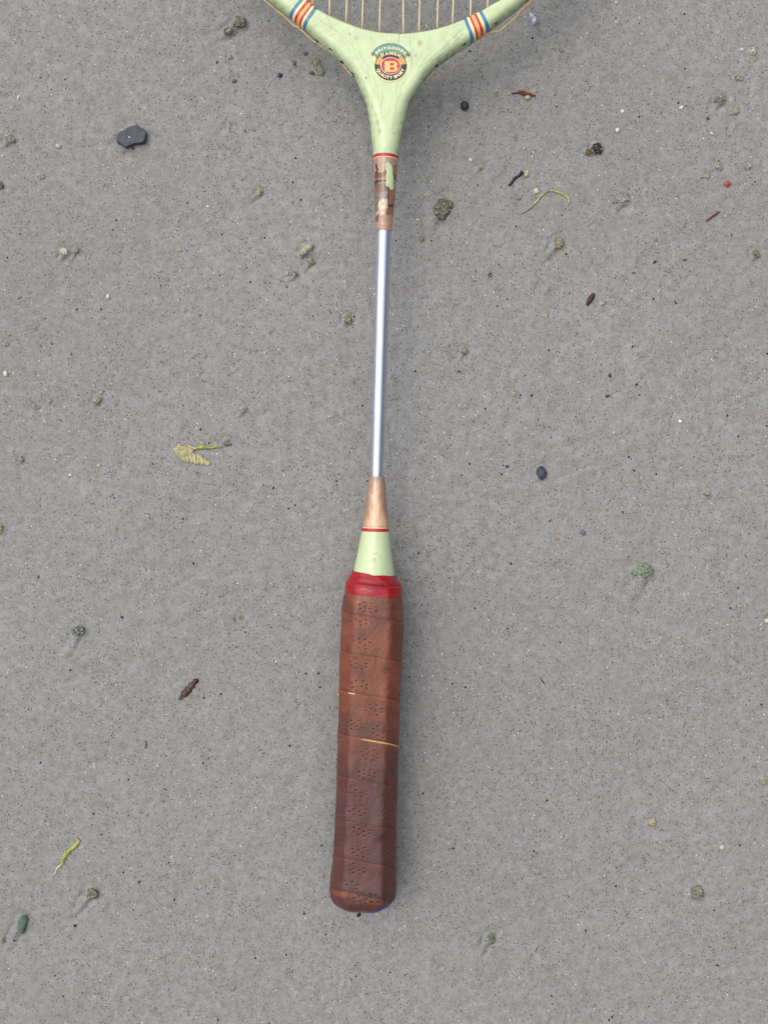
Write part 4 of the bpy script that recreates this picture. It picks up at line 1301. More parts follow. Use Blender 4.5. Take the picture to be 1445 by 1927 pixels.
def em_grid(name, outer, inner, lift, mat, parent, label=None):
    """a flat band between two px outlines with the same number of points (closed if inner is None -> fan)"""
    O = np.array([em(x, y, lift) for x, y in outer])
    Ob = np.array([em(x, y, lift - 0.00012) for x, y in outer])
    n = len(O)
    if inner is None:
        c = np.mean(outer, axis=0)
        C = em(c[0], c[1], lift)
        co = np.vstack([O, Ob, C])
        q = [(i, (i + 1) % n, n + (i + 1) % n, n + i) for i in range(n)]
        tr = [(2 * n, i, (i + 1) % n) for i in range(n)]
        o = part(name, co, np.array(q), mat, parent, None, tr, label, smooth=False)
    else:
        I = np.array([em(x, y, lift) for x, y in inner])
        Ib = np.array([em(x, y, lift - 0.00012) for x, y in inner])
        co = np.vstack([O, I, Ob, Ib])
        q = []
        for i in range(n - 1):
            q.append((i, i + 1, n + i + 1, n + i))
            q.append((i, i + 1, 2 * n + i + 1, 2 * n + i))
            q.append((n + i, n + i + 1, 3 * n + i + 1, 3 * n + i))
        q.append((0, n, 3 * n, 2 * n))
        q.append((n - 1, 2 * n - 1, 4 * n - 1, 3 * n - 1))
        o = part(name, co, np.array(q), mat, parent, None, None, label, smooth=False)
    me = o.data
    bm = bmesh.new()
    bm.from_mesh(me)
    bmesh.ops.recalc_face_normals(bm, faces=bm.faces)
    up = sum(f.normal.z * f.calc_area() for f in bm.faces if abs(f.normal.z) > 0.7)
    if up < 0:
        bmesh.ops.reverse_faces(bm, faces=bm.faces)
    bm.to_mesh(me)
    bm.free()
    return o
def arc(rx, ry, a0, a1, n=60, cy=ECY):
    a = np.radians(np.linspace(a0, a1, n))
    return [(ECX + rx * math.cos(t), cy - ry * math.sin(t)) for t in a]
LIFT = 0.00016
film_out = arc(32.6, 30.6, -195, 15, 80, ECY) + [(768, 107), (771, 101), (764, 92.5), (752, 84.5), (735, 81), (718, 84.5), (706, 92.5), (699, 100), (702, 106)]
emblem = em_grid('emblem', film_out, None, LIFT, ME['film'], racket, 'round transfer emblem with a red B and a teal banner')
em_grid('emblem_ring', arc(29.8, 27.1, 0, 360, 90), arc(18.6, 15.7, 0, 360, 90), LIFT + .00010, ME['amber'], emblem, 'amber ring of the emblem')
em_grid('emblem_ring', arc(29.8, 27.1, -187, 7, 70), arc(18.6, 15.7, -187, 7, 70), LIFT + .00020, ME['black'], emblem, 'black lower ring of the emblem')
em_grid('emblem_ring', arc(29.0, 26.6, 50, 130, 40), arc(18.6, 15.7, 42, 138, 40), LIFT + .00020, ME['black'], emblem, 'black upper ring of the emblem')
em_grid('emblem_outline', arc(30.2, 27.5, -190, 10, 70), arc(29.4, 26.7, -190, 10, 70), LIFT + .00024, ME['black'], emblem)
em_grid('emblem_outline', arc(30.2, 27.5, 0, 60, 40), arc(29.3, 26.6, 0, 60, 40), LIFT + .00024, ME['black'], emblem)
em_grid('emblem_outline', arc(30.2, 27.5, 120, 180, 40), arc(29.3, 26.6, 120, 180, 40), LIFT + .00024, ME['black'], emblem)
em_grid('emblem_ring', arc(19.2, 16.2, 0, 360, 80), arc(18.3, 15.3, 0, 360, 80), LIFT + .00028, ME['white'], emblem, 'white ring round the red disc')
em_grid('emblem_disc', arc(17.9, 14.9, 0, 360, 72)[:-1], None, LIFT + .00030, ME['red'], emblem, 'red disc of the emblem')
def poly_arc(pts, n=50):
    return [tuple(p) for p in smooth_poly(np.array(pts), n)]
ban_top = poly_arc([(702.2, 96.2), (711, 89), (722, 84), (735, 82.2), (748, 84.2), (758, 89.5), (767.6, 97.6)])
ban_bot = poly_arc([(708, 109.8), (713.5, 104), (722, 98.9), (735, 96.6), (748, 99.4), (756.5, 104), (763, 109.6)])
em_grid('emblem_outline', [(x, y - 0.9) for x, y in ban_top], [(x, y + 0.6) for x, y in ban_bot], LIFT + .00032, ME['black'], emblem)
em_grid('emblem_banner', ban_top, ban_bot, LIFT + .00040, ME['teal'], emblem, 'teal banner of the emblem')
for sx, (x, y) in ((-1, (701.8, 100.8)), (1, (768.6, 102.2))):
    em_grid('emblem_scroll', [(x + 3.0 * math.cos(t), y + 3.0 * math.sin(t)) for t in np.linspace(0, 2 * np.pi, 20, endpoint=False)], None, LIFT + .00044, ME['black'], emblem)
    em_grid('emblem_scroll', [(x - sx * 0.2 + 1.0 * math.cos(t), y + 0.4 + 1.0 * math.sin(t)) for t in np.linspace(0, 2 * np.pi, 12, endpoint=False)], None, LIFT + .00050, ME['cream'], emblem)

dg = None
def glyph(ch, offset=0.02):
    cu = bpy.data.curves.new('glyph', 'FONT')
    cu.body = ch
    cu.size = 1.0
    cu.offset = offset
    cu.resolution_u = 3
    o = bpy.data.objects.new('glyph', cu)
    COL.objects.link(o)
    d = bpy.context.evaluated_depsgraph_get()
    me = o.evaluated_get(d).to_mesh()
    vs = np.array([v.co[:2] for v in me.vertices])
    fs = [tuple(p.vertices) for p in me.polygons]
    o.evaluated_get(d).to_mesh_clear()
    bpy.data.objects.remove(o)
    bpy.data.curves.remove(cu)
    return vs, fs
def word(text, path, size, lift, mat, spread=1.0, wide=1.0, offset=0.022, below=False):
    """letters set along a px path (left to right), upright on its outer side"""
    path = smooth_poly(np.array(path), 200)
    s = lens(path)
    gl = [(None, 0.32) if ch == ' ' else (glyph(ch, offset), 0) for ch in text]
    ws = []
    for g, w_ in gl:
        ws.append(w_ if g is None else (np.ptp(g[0][:, 0]) * wide + 0.10))
    tot = sum(ws)
    k = s[-1] / tot
    pos = 0
    vs, fs = [], []
    nbase = 0
    for (g, _), w_ in zip(gl, ws):
        if g is not None:
            mid = (pos + w_ / 2) * k
            i = np.searchsorted(s, mid)
            i = min(max(i, 1), len(s) - 2)
            c = path[i]
            tg = path[i + 1] - path[i - 1]
            tg /= np.linalg.norm(tg)
            nr = np.array([tg[1], -tg[0]])                # towards the letter's top in px space
            v0 = g[0] - [g[0][:, 0].min() + np.ptp(g[0][:, 0]) / 2, 0]
            q = c + v0[:, :1] * wide * k * tg + (v0[:, 1:2] / 0.70 * size) * nr
            vs += [em(x, y, lift) for x, y in q]
            for f in g[1]:
                fs.append(tuple(int(a) + nbase for a in f))
            nbase += len(q)
        pos += w_
    me = bpy.data.meshes.new('lettering')
    me.from_pydata([tuple(map(float, v)) for v in vs], [], fs)
    bm = bmesh.new()
    bm.from_mesh(me)
    for f in bm.faces:
        f.normal_update()
        if f.normal.z < 0:
            f.normal_flip()
    bm.to_mesh(me)
    bm.free()
    me.materials.append(mat)
    o = bpy.data.objects.new('lettering', me)
    COL.objects.link(o)
    o.parent = emblem
    o['label'] = 'lettering reading ' + text
    return o
word('BRITGOODS', [(708, 102.5), (714, 97.6), (722, 94.0), (735, 92.2), (748, 94.3), (756, 98.2), (762, 103)], 4.6, LIFT + .00050, ME['cream'], offset=0.045)
word('DANISH', [(718.5, 107.5), (724, 104.4), (735, 102.6), (746, 104.8), (751, 108)], 5.6, LIFT + .00052, ME['cream'], offset=0.045)
word('QUALITY SPORT', [(708.2, 129.8), (711, 135.8), (716, 141.4), (724, 146.2), (735, 148.4), (746, 146.4), (754, 141.2), (759, 135.6), (761.4, 130.5)], 5.4, LIFT + .00052, ME['cream'], offset=0.045)
# the slab-serif B
Bx0, Bx1, By0, By1 = 723.6, 748.6, 115.0, 135.0
def B_letter():
    W, Hh = Bx1 - Bx0, By1 - By0
    outl, quads_, vs = [], [], []
    def rect(x0, y0, x1, y1):
        b0 = len(vs)
        vs.extend([(x0, y0), (x1, y0), (x1, y1), (x0, y1)])
        quads_.append((b0, b0 + 1, b0 + 2, b0 + 3))
    rect(0.02, 0, 0.13, 1)                      # serif side
    rect(0.13, 0.0, 0.40, 1.0)                  # stem
    rect(0.40, 0.0, 0.66, 0.17)
    rect(0.40, 0.42, 0.66, 0.57)
    rect(0.40, 0.83, 0.68, 1.0)
    for cy, ro, ri, x0 in ((0.285, 0.285, 0.12, 0.66), (0.71, 0.29, 0.13, 0.68)):
        b0 = len(vs)
        n = 14
        for t in np.linspace(-math.pi / 2, math.pi / 2, n):
            vs.append((x0 + (0.30) * math.cos(t), cy + ro * math.sin(t)))
            vs.append((x0 + (0.06) * math.cos(t), cy + ri * math.sin(t)))
        for i in range(n - 1):
            a = b0 + 2 * i
            quads_.append((a, a + 2, a + 3, a + 1))
    co = np.array([em(Bx0 + x * W, By0 + y * Hh, LIFT + .00045 + 0.00001 * (i % 3)) for i, (x, y) in enumerate(vs)])
    f = np.array(quads_)
    out = []
    for q in f:
        t = co[q]
        out.append(q if np.cross(t[1] - t[0], t[2] - t[0])[2] > 0 else q[::-1])
    o = part('lettering', co, np.array(out), ME['yellow'], emblem, None, None, 'large slab letter B', smooth=False)
B_letter()

# ------------------------------------------------------------------ small things on the sand
_ico = {}
def ico(sub):
    if sub not in _ico:
        bm = bmesh.new()
        bmesh.ops.create_icosphere(bm, subdivisions=sub, radius=1.0)
        bm.verts.ensure_lookup_table()
        v = np.array([x.co[:] for x in bm.verts])
        f = np.array([[y.index for y in p.verts] for p in bm.faces])
        bm.free()
        _ico[sub] = (v, f)
    return _ico[sub]
def noise3(v, fq, seed):
    return (vnoise(v[:, 0] * fq + 31 + seed * 3.1, v[:, 1] * fq + 17 + v[:, 2] * fq * 0.7, 130 + seed % 5) + vnoise(v[:, 2] * fq + 11 + seed * 1.7, v[:, 0] * fq * 0.8 + 47 - v[:, 1] * fq * 0.5, 136 + seed % 4)) * 0.6
def blob(L, W, Hh, seed, amp, fine, sub):
    v, f = ico(sub)
    v = v.copy()
    n = noise3(v, 1.6, seed) * amp + noise3(v, 4.5, seed + 3) * fine + noise3(v, 9.0, seed + 5) * fine * 0.7
    v *= (1 + n)[:, None]
    return v * [L, W, Hh], f
def place(name, cat, px, py, Lp, Wp, deg, rgb, hf, kind, label, seed):
    c = P(px, py)
    g = ground_h(c[0], c[1])
    L, W = Lp / 2 * PX, Wp / 2 * PX
    Hh = min(L, W) * hf * (1.15 if kind in ('lump', 'caterpillar') else 1.5)
    a = -math.radians(deg)
    rot = np.array([[math.cos(a), -math.sin(a), 0], [math.sin(a), math.cos(a), 0], [0, 0, 1]])
    rs = np.random.RandomState(seed + 200)
    big = max(Lp, Wp)
    vs, fs, b0 = [], [], 0
    if kind == 'lump':
        nsub = 1 if big < 9 else (5 if big < 16 else (9 if big < 24 else 16))
        for k in range(nsub):
            if nsub == 1:
                o, s = np.zeros(3), 1.0
            elif k == 0:
                o, s = np.zeros(3), 0.72
            else:
                th = rs.uniform(0, 2 * np.pi)
                rr = rs.uniform(0.25, 0.72)
                s = rs.uniform(0.22, 0.46) * (1 if nsub < 12 else 0.8)
                o = np.array([rr * math.cos(th) * L, rr * math.sin(th) * W, rs.uniform(-0.1, 0.35) * Hh * (1 - rr)])
            v, f = blob(L * s, W * s, Hh * (s if k == 0 else s * 1.1), seed + k * 7, 0.42, 0.20, 4 if (k == 0 and big > 15) else 3 if big > 12 else 2)
            v = v + o
            vs.append(v)
            fs.append(f + b0)
            b0 += len(v)
        sink = 0.10
    elif kind == 'caterpillar':
        nk = 5
        long_x = L > W
        for k in range(nk):
            t = (k / (nk - 1) - 0.5) * 1.5
            o = np.array([t * L, 0, 0]) if long_x else np.array([0, t * W, 0])
            o = o + rs.uniform(-.12, .12, 3) * min(L, W)
            r = min(L, W) * rs.uniform(0.75, 1.0)
            v, f = blob(r, r, r * 0.75, seed + k, 0.3, 0.2, 3)
            vs.append(v + o)
            fs.append(f + b0)
            b0 += len(v)
        sink = 0.1
    else:
        rough = kind == 'pebblerough'
        v, f = blob(L, W, Hh, seed, 0.16 if not rough else 0.2, 0.0 if not rough else 0.07, 4 if big > 12 else 3 if big > 6 else 2)
        vs, fs = [v], [f]
        sink = 0.15
    v = np.vstack(vs) @ rot.T
    v[:, 2] += Hh * (0.45 - sink) if kind != 'lump' else Hh * 0.20
    if kind in ('lump', 'caterpillar'):
        m = mat_lump(rgb)
    elif name == 'pale_grain' or name == 'shell_sliver':
        m = mat_plain('pale_grain', rgb, 0.45, 0.5, var=0.12, scale=1200, bmp=0.3)
    elif name == 'debris_bit':
        m = mat_plain('plant_debris', rgb, 0.6, 0.3, var=0.3, scale=1500, bmp=0.5)
    elif name == 'mossy_pebble':
        m = mat_plain('mossy_stone', rgb, 0.7, 0.3, var=0.35, scale=900, bmp=0.8, bd=0.0008)
    else:
        m = mat_plain('dark_stone', rgb, 0.5, 0.4, var=0.2, scale=900, bmp=0.3)
    me_o = mesh_np(name, v, None, m, None, None, True, np.vstack(fs))
    me_o.location = (c[0], c[1], g)
    tag(me_o, label, cat)
    if name == 'pale_grain':
        me_o['group'] = 'pale grains scattered on the sand'
    elif name == 'sand_lump':
        me_o['group'] = 'crumbly sand lumps scattered on the sand'
    elif name == 'dark_grain':
        me_o['group'] = 'dark grains scattered on the sand'
    elif name == 'debris_bit':
        me_o['group'] = 'bits of plant debris on the sand'
    elif name == 'algae_lump':
        me_o['group'] = 'algae covered lumps on the sand'
    return me_o
for i, it in enumerate(ITEMS):
    place(it[0], it[1], it[2], it[3], it[4], it[5], it[6], it[7], it[8], it[9], it[11], i)

# flat slate stone
def slab(name, outline, hgt, mat, label, cat, layers=5, amp=0.00025, dome=0.12, bevel=0.10):
    O = smooth_poly(np.array(outline + [outline[0]], float), 97)[:-1]
    c = O.mean(0)
    wc = P(*c)
    n = len(O)
    rings = []
    prof = [(1.0, -0.4), (1.015, 0.3), (1.01, 0.75), (1 - bevel * 0.3, 0.97), (1 - bevel, 1.0), (0.8, 1.01), (0.6, 1.02), (0.4, 1.03), (0.2, 1.03), (0.06, 1.03)]
    for s, h in prof:
        q = c + (O - c) * s
        w3 = np.array([P(x, y) for x, y in q])
        z = np.full(n, h * hgt)
        if h > 0.8:
            z += amp * fbm(q[:, 0] / 5, q[:, 1] / 5, 150, 3)
        w3[:, 2] = z
        rings.append(w3)
    co = np.vstack(rings) - [wc[0], wc[1], 0]
    f = grid_faces(len(rings), n, True)
    top = len(co)
    co = np.vstack([co, [[0, 0, hgt * 1.03]]])
    tr = [(top, (len(rings) - 1) * n + k, (len(rings) - 1) * n + (k + 1) % n) for k in range(n)]
    f = faces_up(co, f)
    tz = co[list(tr[0])]
    if np.cross(tz[1] - tz[0], tz[2] - tz[0])[2] < 0:
        tr = [(a, d, b_) for a, b_, d in tr]
    o = mesh_np(name, co, f, mat, None, None, True, tr)
    o.location = (wc[0], wc[1], ground_h(wc[0], wc[1]))
    return tag(o, label, cat)
m, n, b = new_mat('slate')
v = coords(n)
g = noise(n, v, 320.0, 5, 0.65)
c = mixc(n, maprange(n, g, 0.3, 0.7), lin((66, 76, 90)), lin((47, 54, 66)))
vd = voro(n, v, 1300.0)
sp = n.nodes.new('ShaderNodeSeparateColor')
n.links.new(vd.outputs['Color'], sp.inputs[0])
c = mixc(n, mathn(n, 'MULTIPLY', mathn(n, 'GREATER_THAN', sp.outputs[0], 0.985), 0.8), c, (0.55, 0.55, 0.52))
n.links.new(c, b.inputs['Base Color'])
b.inputs['Roughness'].default_value = 0.55
bump(n, b, g, 0.5, 0.0006)
slab('slate_stone', SLATE, 0.0030, m, 'flat dark blue grey slate stone with a wavy outline', 'stone', amp=0.00016, bevel=0.05)

# ribbons, strands and sticks
def ribbon(name, pts, widths, thick, mat, curl=0.0, lift=0.0006, wob=0.0, n=60):
    """a thin leaf-like strand with real thickness, lying on the sand"""
    Q = smooth_poly(np.array(pts, float), n)
    Wd = np.interp(np.linspace(0, 1, n), np.linspace(0, 1, len(widths)), widths) * PX / 2
    kk = np.arange(n)
    Wd = Wd * (1 + 0.30 * vnoise(kk * 0.45 + pts[0][0], kk * 0 + pts[0][1], 170) + 0.18 * vnoise(kk * 1.3 + pts[0][0], kk * 0 + 5.0, 171))
    W3 = np.array([P(x, y) for x, y in Q])
    for i in range(n):
        W3[i, 2] = ground_h(W3[i, 0], W3[i, 1]) + lift
    c = W3.mean(0)
    tg = np.gradient(W3[:, :2], axis=0)
    tg /= np.linalg.norm(tg, axis=1)[:, None] + 1e-12
    nr = np.column_stack([-tg[:, 1], tg[:, 0], np.zeros(n)])
    m_ = 9
    u = np.linspace(-1, 1, m_)
    top, bot = [], []
    for k, uu in enumerate(u):
        z = curl * (uu ** 2) * Wd + wob * 1.3 * PX * (vnoise(kk * 0.33 + 7, kk * 0 + uu * 1.6 + pts[0][1], 172) + 0.5 * vnoise(kk * 0.9 + 2, kk * 0 + uu * 3.2, 173)) + 0.06 * Wd * np.sin(kk * 0.9 + uu * 3)
        p = W3 + nr * (uu * Wd)[:, None]
        t_ = thick * (1 - 0.8 * uu ** 2)
        top.append(p + np.column_stack([np.zeros(n), np.zeros(n), z + t_]))
        bot.append(p + np.column_stack([np.zeros(n), np.zeros(n), z - thick * 0.2]))
    loop = top + bot[::-1]
    G = np.stack(loop, 1)
    co = G.reshape(-1, 3) - [c[0], c[1], 0]
    f = grid_faces(n, 2 * m_, True)
    f = faces_up(co, f)
    co = np.vstack([co, co[:2 * m_].mean(0), co[-2 * m_:].mean(0)])
    tr = cap_tris(co, 0, 2 * m_, len(co) - 2) + cap_tris(co, (n - 1) * 2 * m_, 2 * m_, len(co) - 1, True)
    return co, f, tr, c
def strand_obj(name, parts, mat, label, cat, extra=None):
    """parts joined into one mesh: the strands of one scrap"""
    V, Fq, Tr, b0 = [], [], [], 0
    c0 = None
    for args in parts:
        co, f, tr, c = ribbon(name, *args[0], **args[1]) if isinstance(args, tuple) and isinstance(args[0], tuple) else None
        if c0 is None:
            c0 = c
        co = co + [c[0] - c0[0], c[1] - c0[1], 0]
        V.append(co)
        Fq.append(f + b0)
        Tr += [tuple(int(x) + b0 for x in t) for t in tr]
        b0 += len(co)
    o = mesh_np(name, np.vstack(V), np.vstack(Fq), mat, None, None, True, Tr)
    o.location = (c0[0], c0[1], 0)
    return tag(o, label, cat)
def part_ribbon(name, root, args, kw, mat, label=None):
    co, f, tr, c = ribbon(name, *args, **kw)
    co = co + [c[0] - root.location[0], c[1] - root.location[1], -root.location[2]]
    o = mesh_np(name, co, f, mat, None, None, True, tr)
    o.parent = root
    if label:
        o['label'] = label
    return o
def weed_mat(name, rgb, rgb2, trans=0.0, rough=0.35):
    m, n, b = new_mat(name)
    v = coords(n)
    g = noise(n, v, 500.0, 4, 0.65)
    c = mixc(n, maprange(n, g, 0.35, 0.68), lin(rgb), lin(rgb2))
    n.links.new(c, b.inputs['Base Color'])
    b.inputs['Roughness'].default_value = rough
    b.inputs['Subsurface Weight'].default_value = 0.0
    if trans:
        b.inputs['Transmission Weight'].default_value = trans
        b.inputs['IOR'].default_value = 1.2
    bump(n, b, g, 0.6, 0.0005)
    return m
MW_PALE = weed_mat('pale_weed', (206, 202, 158), (160, 158, 112), rough=0.22)
MW_PALE.node_tree.nodes['Principled BSDF'].inputs['Alpha'].default_value = 0.68
MW_GREEN = weed_mat('green_weed', (168, 172, 96), (132, 142, 70))
MW_STALK = weed_mat('white_stalk', (222, 220, 204), (190, 188, 160))
MW_STRAND = weed_mat('strand_weed', (198, 196, 146), (138, 140, 88))
MW_RED = weed_mat('red_weed', (132, 74, 52), (90, 52, 40), rough=0.5)

def gp7(x, y):
    return (310 + x / 9.03, 800 + y / 9.03)
loc = P(372, 846)
sw = thing('seaweed_scrap', 'torn pale yellow green seaweed scrap with white stalks lying on bare sand', 'seaweed', (loc[0], loc[1], 0))
part_ribbon('blade', sw, ([gp7(190, 470), gp7(260, 430), gp7(370, 425), (gp7(500, 420))], [15, 21, 18, 7], 0.0005, MW_PALE), dict(curl=0.15, wob=0.6), MW_PALE)
part_ribbon('blade', sw, ([gp7(250, 530), gp7(380, 545), gp7(500, 560), gp7(640, 610), gp7(790, 660)], [9, 18, 19, 13, 5], 0.0005, MW_PALE), dict(curl=0.12, wob=0.7), MW_PALE)
part_ribbon('blade', sw, ([gp7(470, 420), gp7(580, 385), gp7(680, 375), gp7(790, 390), gp7(880, 375), gp7(970, 375)], [4, 7, 8, 5, 4, 2], 0.0008, MW_GREEN), dict(curl=-0.3, wob=0.3), MW_GREEN, 'greener narrow blade')
part_ribbon('stalk', sw, ([gp7(520, 185), gp7(590, 265), gp7(670, 335)], [1.8, 2.4, 2.0], 0.0006, MW_STALK), dict(curl=-0.4, lift=0.0010), MW_STALK)
part_ribbon('stalk', sw, ([gp7(385, 325), gp7(460, 370), gp7(545, 410)], [1.6, 2.6, 3.0], 0.0006, MW_STALK), dict(curl=-0.4, lift=0.0014), MW_STALK)

loc = P(125, 1615)
gw = thing('green_weed', 'bright yellow green weed strip with a thin white tail in the lower left', 'seaweed', (loc[0], loc[1], 0))
part_ribbon('blade', gw, ([(151, 1581), (144, 1589), (134, 1598), (125, 1606), (121, 1615), (117, 1627)], [9, 9, 8, 10, 7, 7], 0.0007, MW_GREEN), dict(curl=-0.25, wob=1.0), MW_GREEN)
part_ribbon('tail', gw, ([(117, 1626), (110, 1632), (106, 1640), (102, 1647), (99, 1654)], [4, 3, 2.2, 1.8, 1.2], 0.0004, MW_STALK), dict(curl=-0.3), MW_STALK)

def gp6(x, y):
    return (950 + x / 9.03, 290 + y / 9.03)
loc = P(1025, 378)
ys = thing('weed_strand', 'curved yellow green weed strand bent in two arms near the black twig', 'seaweed', (loc[0], loc[1], 0))
part_ribbon('blade', ys, ([gp6(665, 690), gp6(600, 725), gp6(545, 800), gp6(480, 870), gp6(390, 945), gp6(270, 1020)], [3, 5, 4, 3, 3, 1.5], 0.0006, MW_STRAND), dict(curl=-0.4, wob=0.3), MW_STRAND)
part_ribbon('blade', ys, ([gp6(665, 690), gp6(710, 655), gp6(800, 640), gp6(900, 665), gp6(1000, 710), gp6(1060, 760), gp6(1085, 850)], [1.5, 1.8, 4, 4, 5, 7, 4], 0.0006, MW_STRAND), dict(curl=-0.4, wob=0.4), MW_STRAND)

# rusty frond
fr_o = strand_obj('red_frond', [(([(961, 178), (970, 176), (978, 174), (986, 176), (996, 178), (1007, 182)], [1.5, 3, 5, 6, 5, 2], 0.0006, MW_RED), dict(curl=-0.3, wob=0.4)),
     (([(973, 176), (980, 178), (990, 181), (1002, 182)], [2, 3, 3, 2], 0.0006, MW_RED), dict(curl=-0.3)), (([(976, 172), (984, 173), (992, 178)], [1, 2, 1.5], 0.0006, MW_RED), dict(curl=-0.3))],
    MW_RED, 'rusty red frond of seaweed beside a pale grain right of the racket head', 'seaweed')
def stick(name, pts, rads, mat, label, cat, n=36, nseg=10, flat=0.8, bumpy=0.1):
    Q = smooth_poly(np.array(pts, float), n)
    r = np.interp(np.linspace(0, 1, n), np.linspace(0, 1, len(rads)), rads) * PX
    r = r * (1 + bumpy * vnoise(np.arange(n) * 0.7, np.full(n, 3.0) + len(pts), 160))
    W3 = np.array([P(x, y) for x, y in Q])
    for i in range(n):
        W3[i, 2] = ground_h(W3[i, 0], W3[i, 1]) + r[i] * 0.45
    c = W3.mean(0)
    co, f, tr = tube(W3 - [c[0], c[1], 0], r, nseg)
    o = mesh_np(name, co, f, mat, None, None, True, tr)
    o.location = (c[0], c[1], 0)
    return tag(o, label, cat)
M_CHAR = mat_plain('charred', (24, 26, 38), 0.35, 0.5, var=0.3, scale=900, bmp=0.4)
M_BROWN = mat_plain('brown_wood', (104, 58, 48), 0.55, 0.3, var=0.3, scale=900, bmp=0.4)
M_SEED = mat_plain('seed', (64, 36, 36), 0.3, 0.5, var=0.35, scale=700, bmp=0.3)
stick('charred_twig', [(957.5, 350), (963, 344), (967, 338), (972, 334.5), (977, 331), (982, 325)], [2.2, 2.6, 2.9, 2.2, 3.3, 3.6], M_CHAR, 'small black charred twig touching a pale green grain', 'twig', bumpy=0.25)
stick('red_stick', [(1327.5, 417), (1340, 407.5), (1353, 399)], [1.7, 2.3, 1.4], M_BROWN, 'short straight red brown stick near the right edge', 'stick')
stick('seed_case', [(1103, 575), (1107, 568), (1112, 560), (1116, 554)], [2.6, 4.6, 5.0, 3.2], M_SEED, 'dark red brown seed case right of the steel shaft', 'seed', bumpy=0.08)
stick('thin_twig', [(274.5, 1393), (276, 1400), (275.5, 1409)], [1.0, 1.2, 0.8], M_BROWN, 'thin brown twig below the winged seed left of the grip', 'twig')
stick('thin_twig', [(1018, 1278), (1021, 1283), (1025, 1287.5)], [0.9, 1.1, 0.7], M_CHAR, 'tiny black twig right of the grip', 'twig')

# winged seed
ws_loc = P(355, 1297)
wsd = thing('winged_seed', 'dark brown winged seed with a shiny knob at its top left of the grip', 'seed', (ws_loc[0], ws_loc[1], 0))
M_WING = weed_mat('seed_wing', (92, 66, 58), (52, 42, 46), rough=0.45)
M_KNOB = mat_plain('seed_knob', (30, 24, 24), 0.22, 0.6, var=0.2, scale=700, bmp=0.1)
part_ribbon('wing', wsd, ([(337.5, 1316), (346, 1307), (355, 1298), (363, 1288), (370, 1279)], [2, 11, 15, 12, 7], 0.0006, M_WING), dict(curl=-0.25, wob=0.3), M_WING)
v, f = blob(5.2 * PX, 4.4 * PX, 4.0 * PX, 5, 0.1, 0.02, 3)
c = P(370, 1281)
o = mesh_np('knob', v + [c[0] - ws_loc[0], c[1] - ws_loc[1], 0.0009], None, M_KNOB, None, None, True, f)
o.parent = wsd

# bluish shell
m, n, b = new_mat('shell')
v_ = coords(n)
g = noise(n, v_, 420.0, 4, 0.6)
n.links.new(mixc(n, maprange(n, g, 0.35, 0.65), lin((206, 214, 232)), lin((150, 156, 184))), b.inputs['Base Color'])
b.inputs['Roughness'].default_value = 0.25
b.inputs['Coat Weight'].default_value = 0.4
bump(n, b, g, 0.4, 0.0005)
slab('mussel_shell', [(994.5, 29), (996, 26), (1000, 25.5), (1003, 29), (1008, 34), (1013, 39), (1011, 42.5), (1007, 45), (1003.5, 48), (1000.5, 45), (999, 40), (996, 34)], 0.0022, m, 'bluish white shell fragment beside the right arm of the frame', 'shell', amp=0.0004, bevel=0.25)

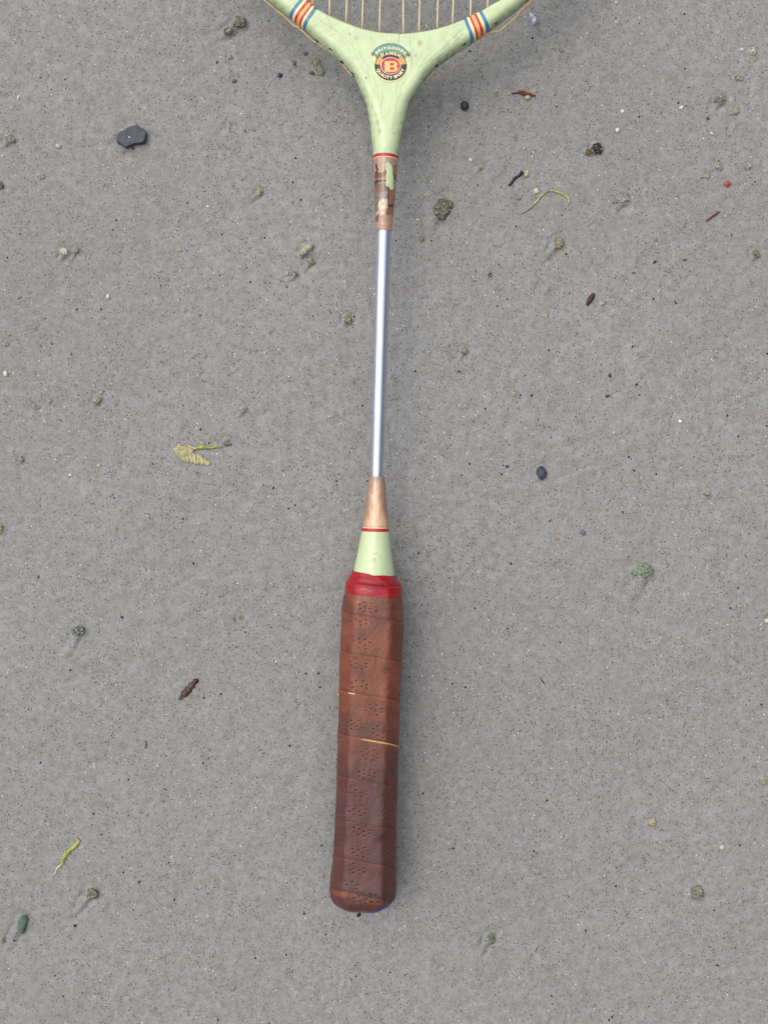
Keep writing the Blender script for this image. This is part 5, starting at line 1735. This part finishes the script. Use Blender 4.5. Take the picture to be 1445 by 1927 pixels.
# little red bead with a slot
bl = P(1367, 347)
bead = thing('red_bead', 'little round orange red bead with a dark slot near the right edge', 'bead', (bl[0], bl[1], ground_h(bl[0], bl[1])))
M_BEAD = mat_plain('red_bead', (158, 82, 66), 0.4, 0.5, var=0.2, scale=700, bmp=0.2)
v, f = blob(6.2 * PX, 6.0 * PX, 4.6 * PX, 9, 0.06, 0.02, 4)
for s in (0,):
    k = np.exp(-(v[:, 0] / (1.2 * PX)) ** 2) * (v[:, 2] > 0) * (np.abs(v[:, 1]) < 4 * PX)
    v[:, 2] -= k * 1.6 * PX
o = mesh_np('body', v + [0, 0, 0.0006], None, M_BEAD, None, None, True, f)
o.parent = bead
co, f, tr = tube(np.array([[0.0001, -3.2 * PX, 0.0006 + 3.2 * PX], [0, 0, 0.0006 + 3.5 * PX], [-0.0001, 3.2 * PX, 0.0006 + 3.2 * PX]]), 0.8 * PX, 8)
o = mesh_np('slot', co, f, M_KNOB, None, None, True, tr)
o.parent = bead

# wet sand crumbs stuck to the butt
V, T_, b0 = [], [], 0
rs = np.random.RandomState(77)
for k in range(28):
    x = rs.normal(686, 15)
    y = rs.normal(1692, 6)
    d2 = np.abs(gq[:, 0] - x) + np.abs(gq[:, 1] - y) + 50 * (~top_mask)
    j = int(np.argmin(d2))
    r = rs.uniform(0.45, 1.4) * PX
    v, f = blob(r, r * rs.uniform(.6, 1), r * .7, k, 0.25, 0.0, 1)
    V.append(v + GRIP_CO[j])
    T_.append(f + b0)
    b0 += len(v)
cr = mesh_np('sand_crumbs', np.vstack(V), None, mat_plain('crumbs', (150, 146, 138), 0.5, 0.4, var=0.4, scale=700, bmp=0.2), None, None, True, np.vstack(T_))
cr['kind'] = 'stuff'
tag(cr, 'wet sand crumbs stuck to the leather at the butt of the grip', 'sand')
V, T_, b0 = [], [], 0
for k in range(16):
    x = rs.normal(688, 12)
    y = rs.normal(1690, 4)
    d2 = np.abs(gq[:, 0] - x) + np.abs(gq[:, 1] - y) + 50 * (~top_mask)
    j = int(np.argmin(d2))
    r = rs.uniform(0.8, 2.4) * PX
    v, f = blob(r * 1.5, r * rs.uniform(.5, .9), r * .6, k + 60, 0.35, 0.1, 1)
    V.append(v + GRIP_CO[j])
    T_.append(f + b0)
    b0 += len(v)
dk = mesh_np('dark_crumbs', np.vstack(V), None, mat_plain('dark_crumbs', (34, 26, 24), 0.35, 0.5, var=0.3, scale=700, bmp=0.2), None, None, True, np.vstack(T_))
dk['kind'] = 'stuff'
tag(dk, 'dark wet debris stuck to the leather at the butt of the grip', 'debris')
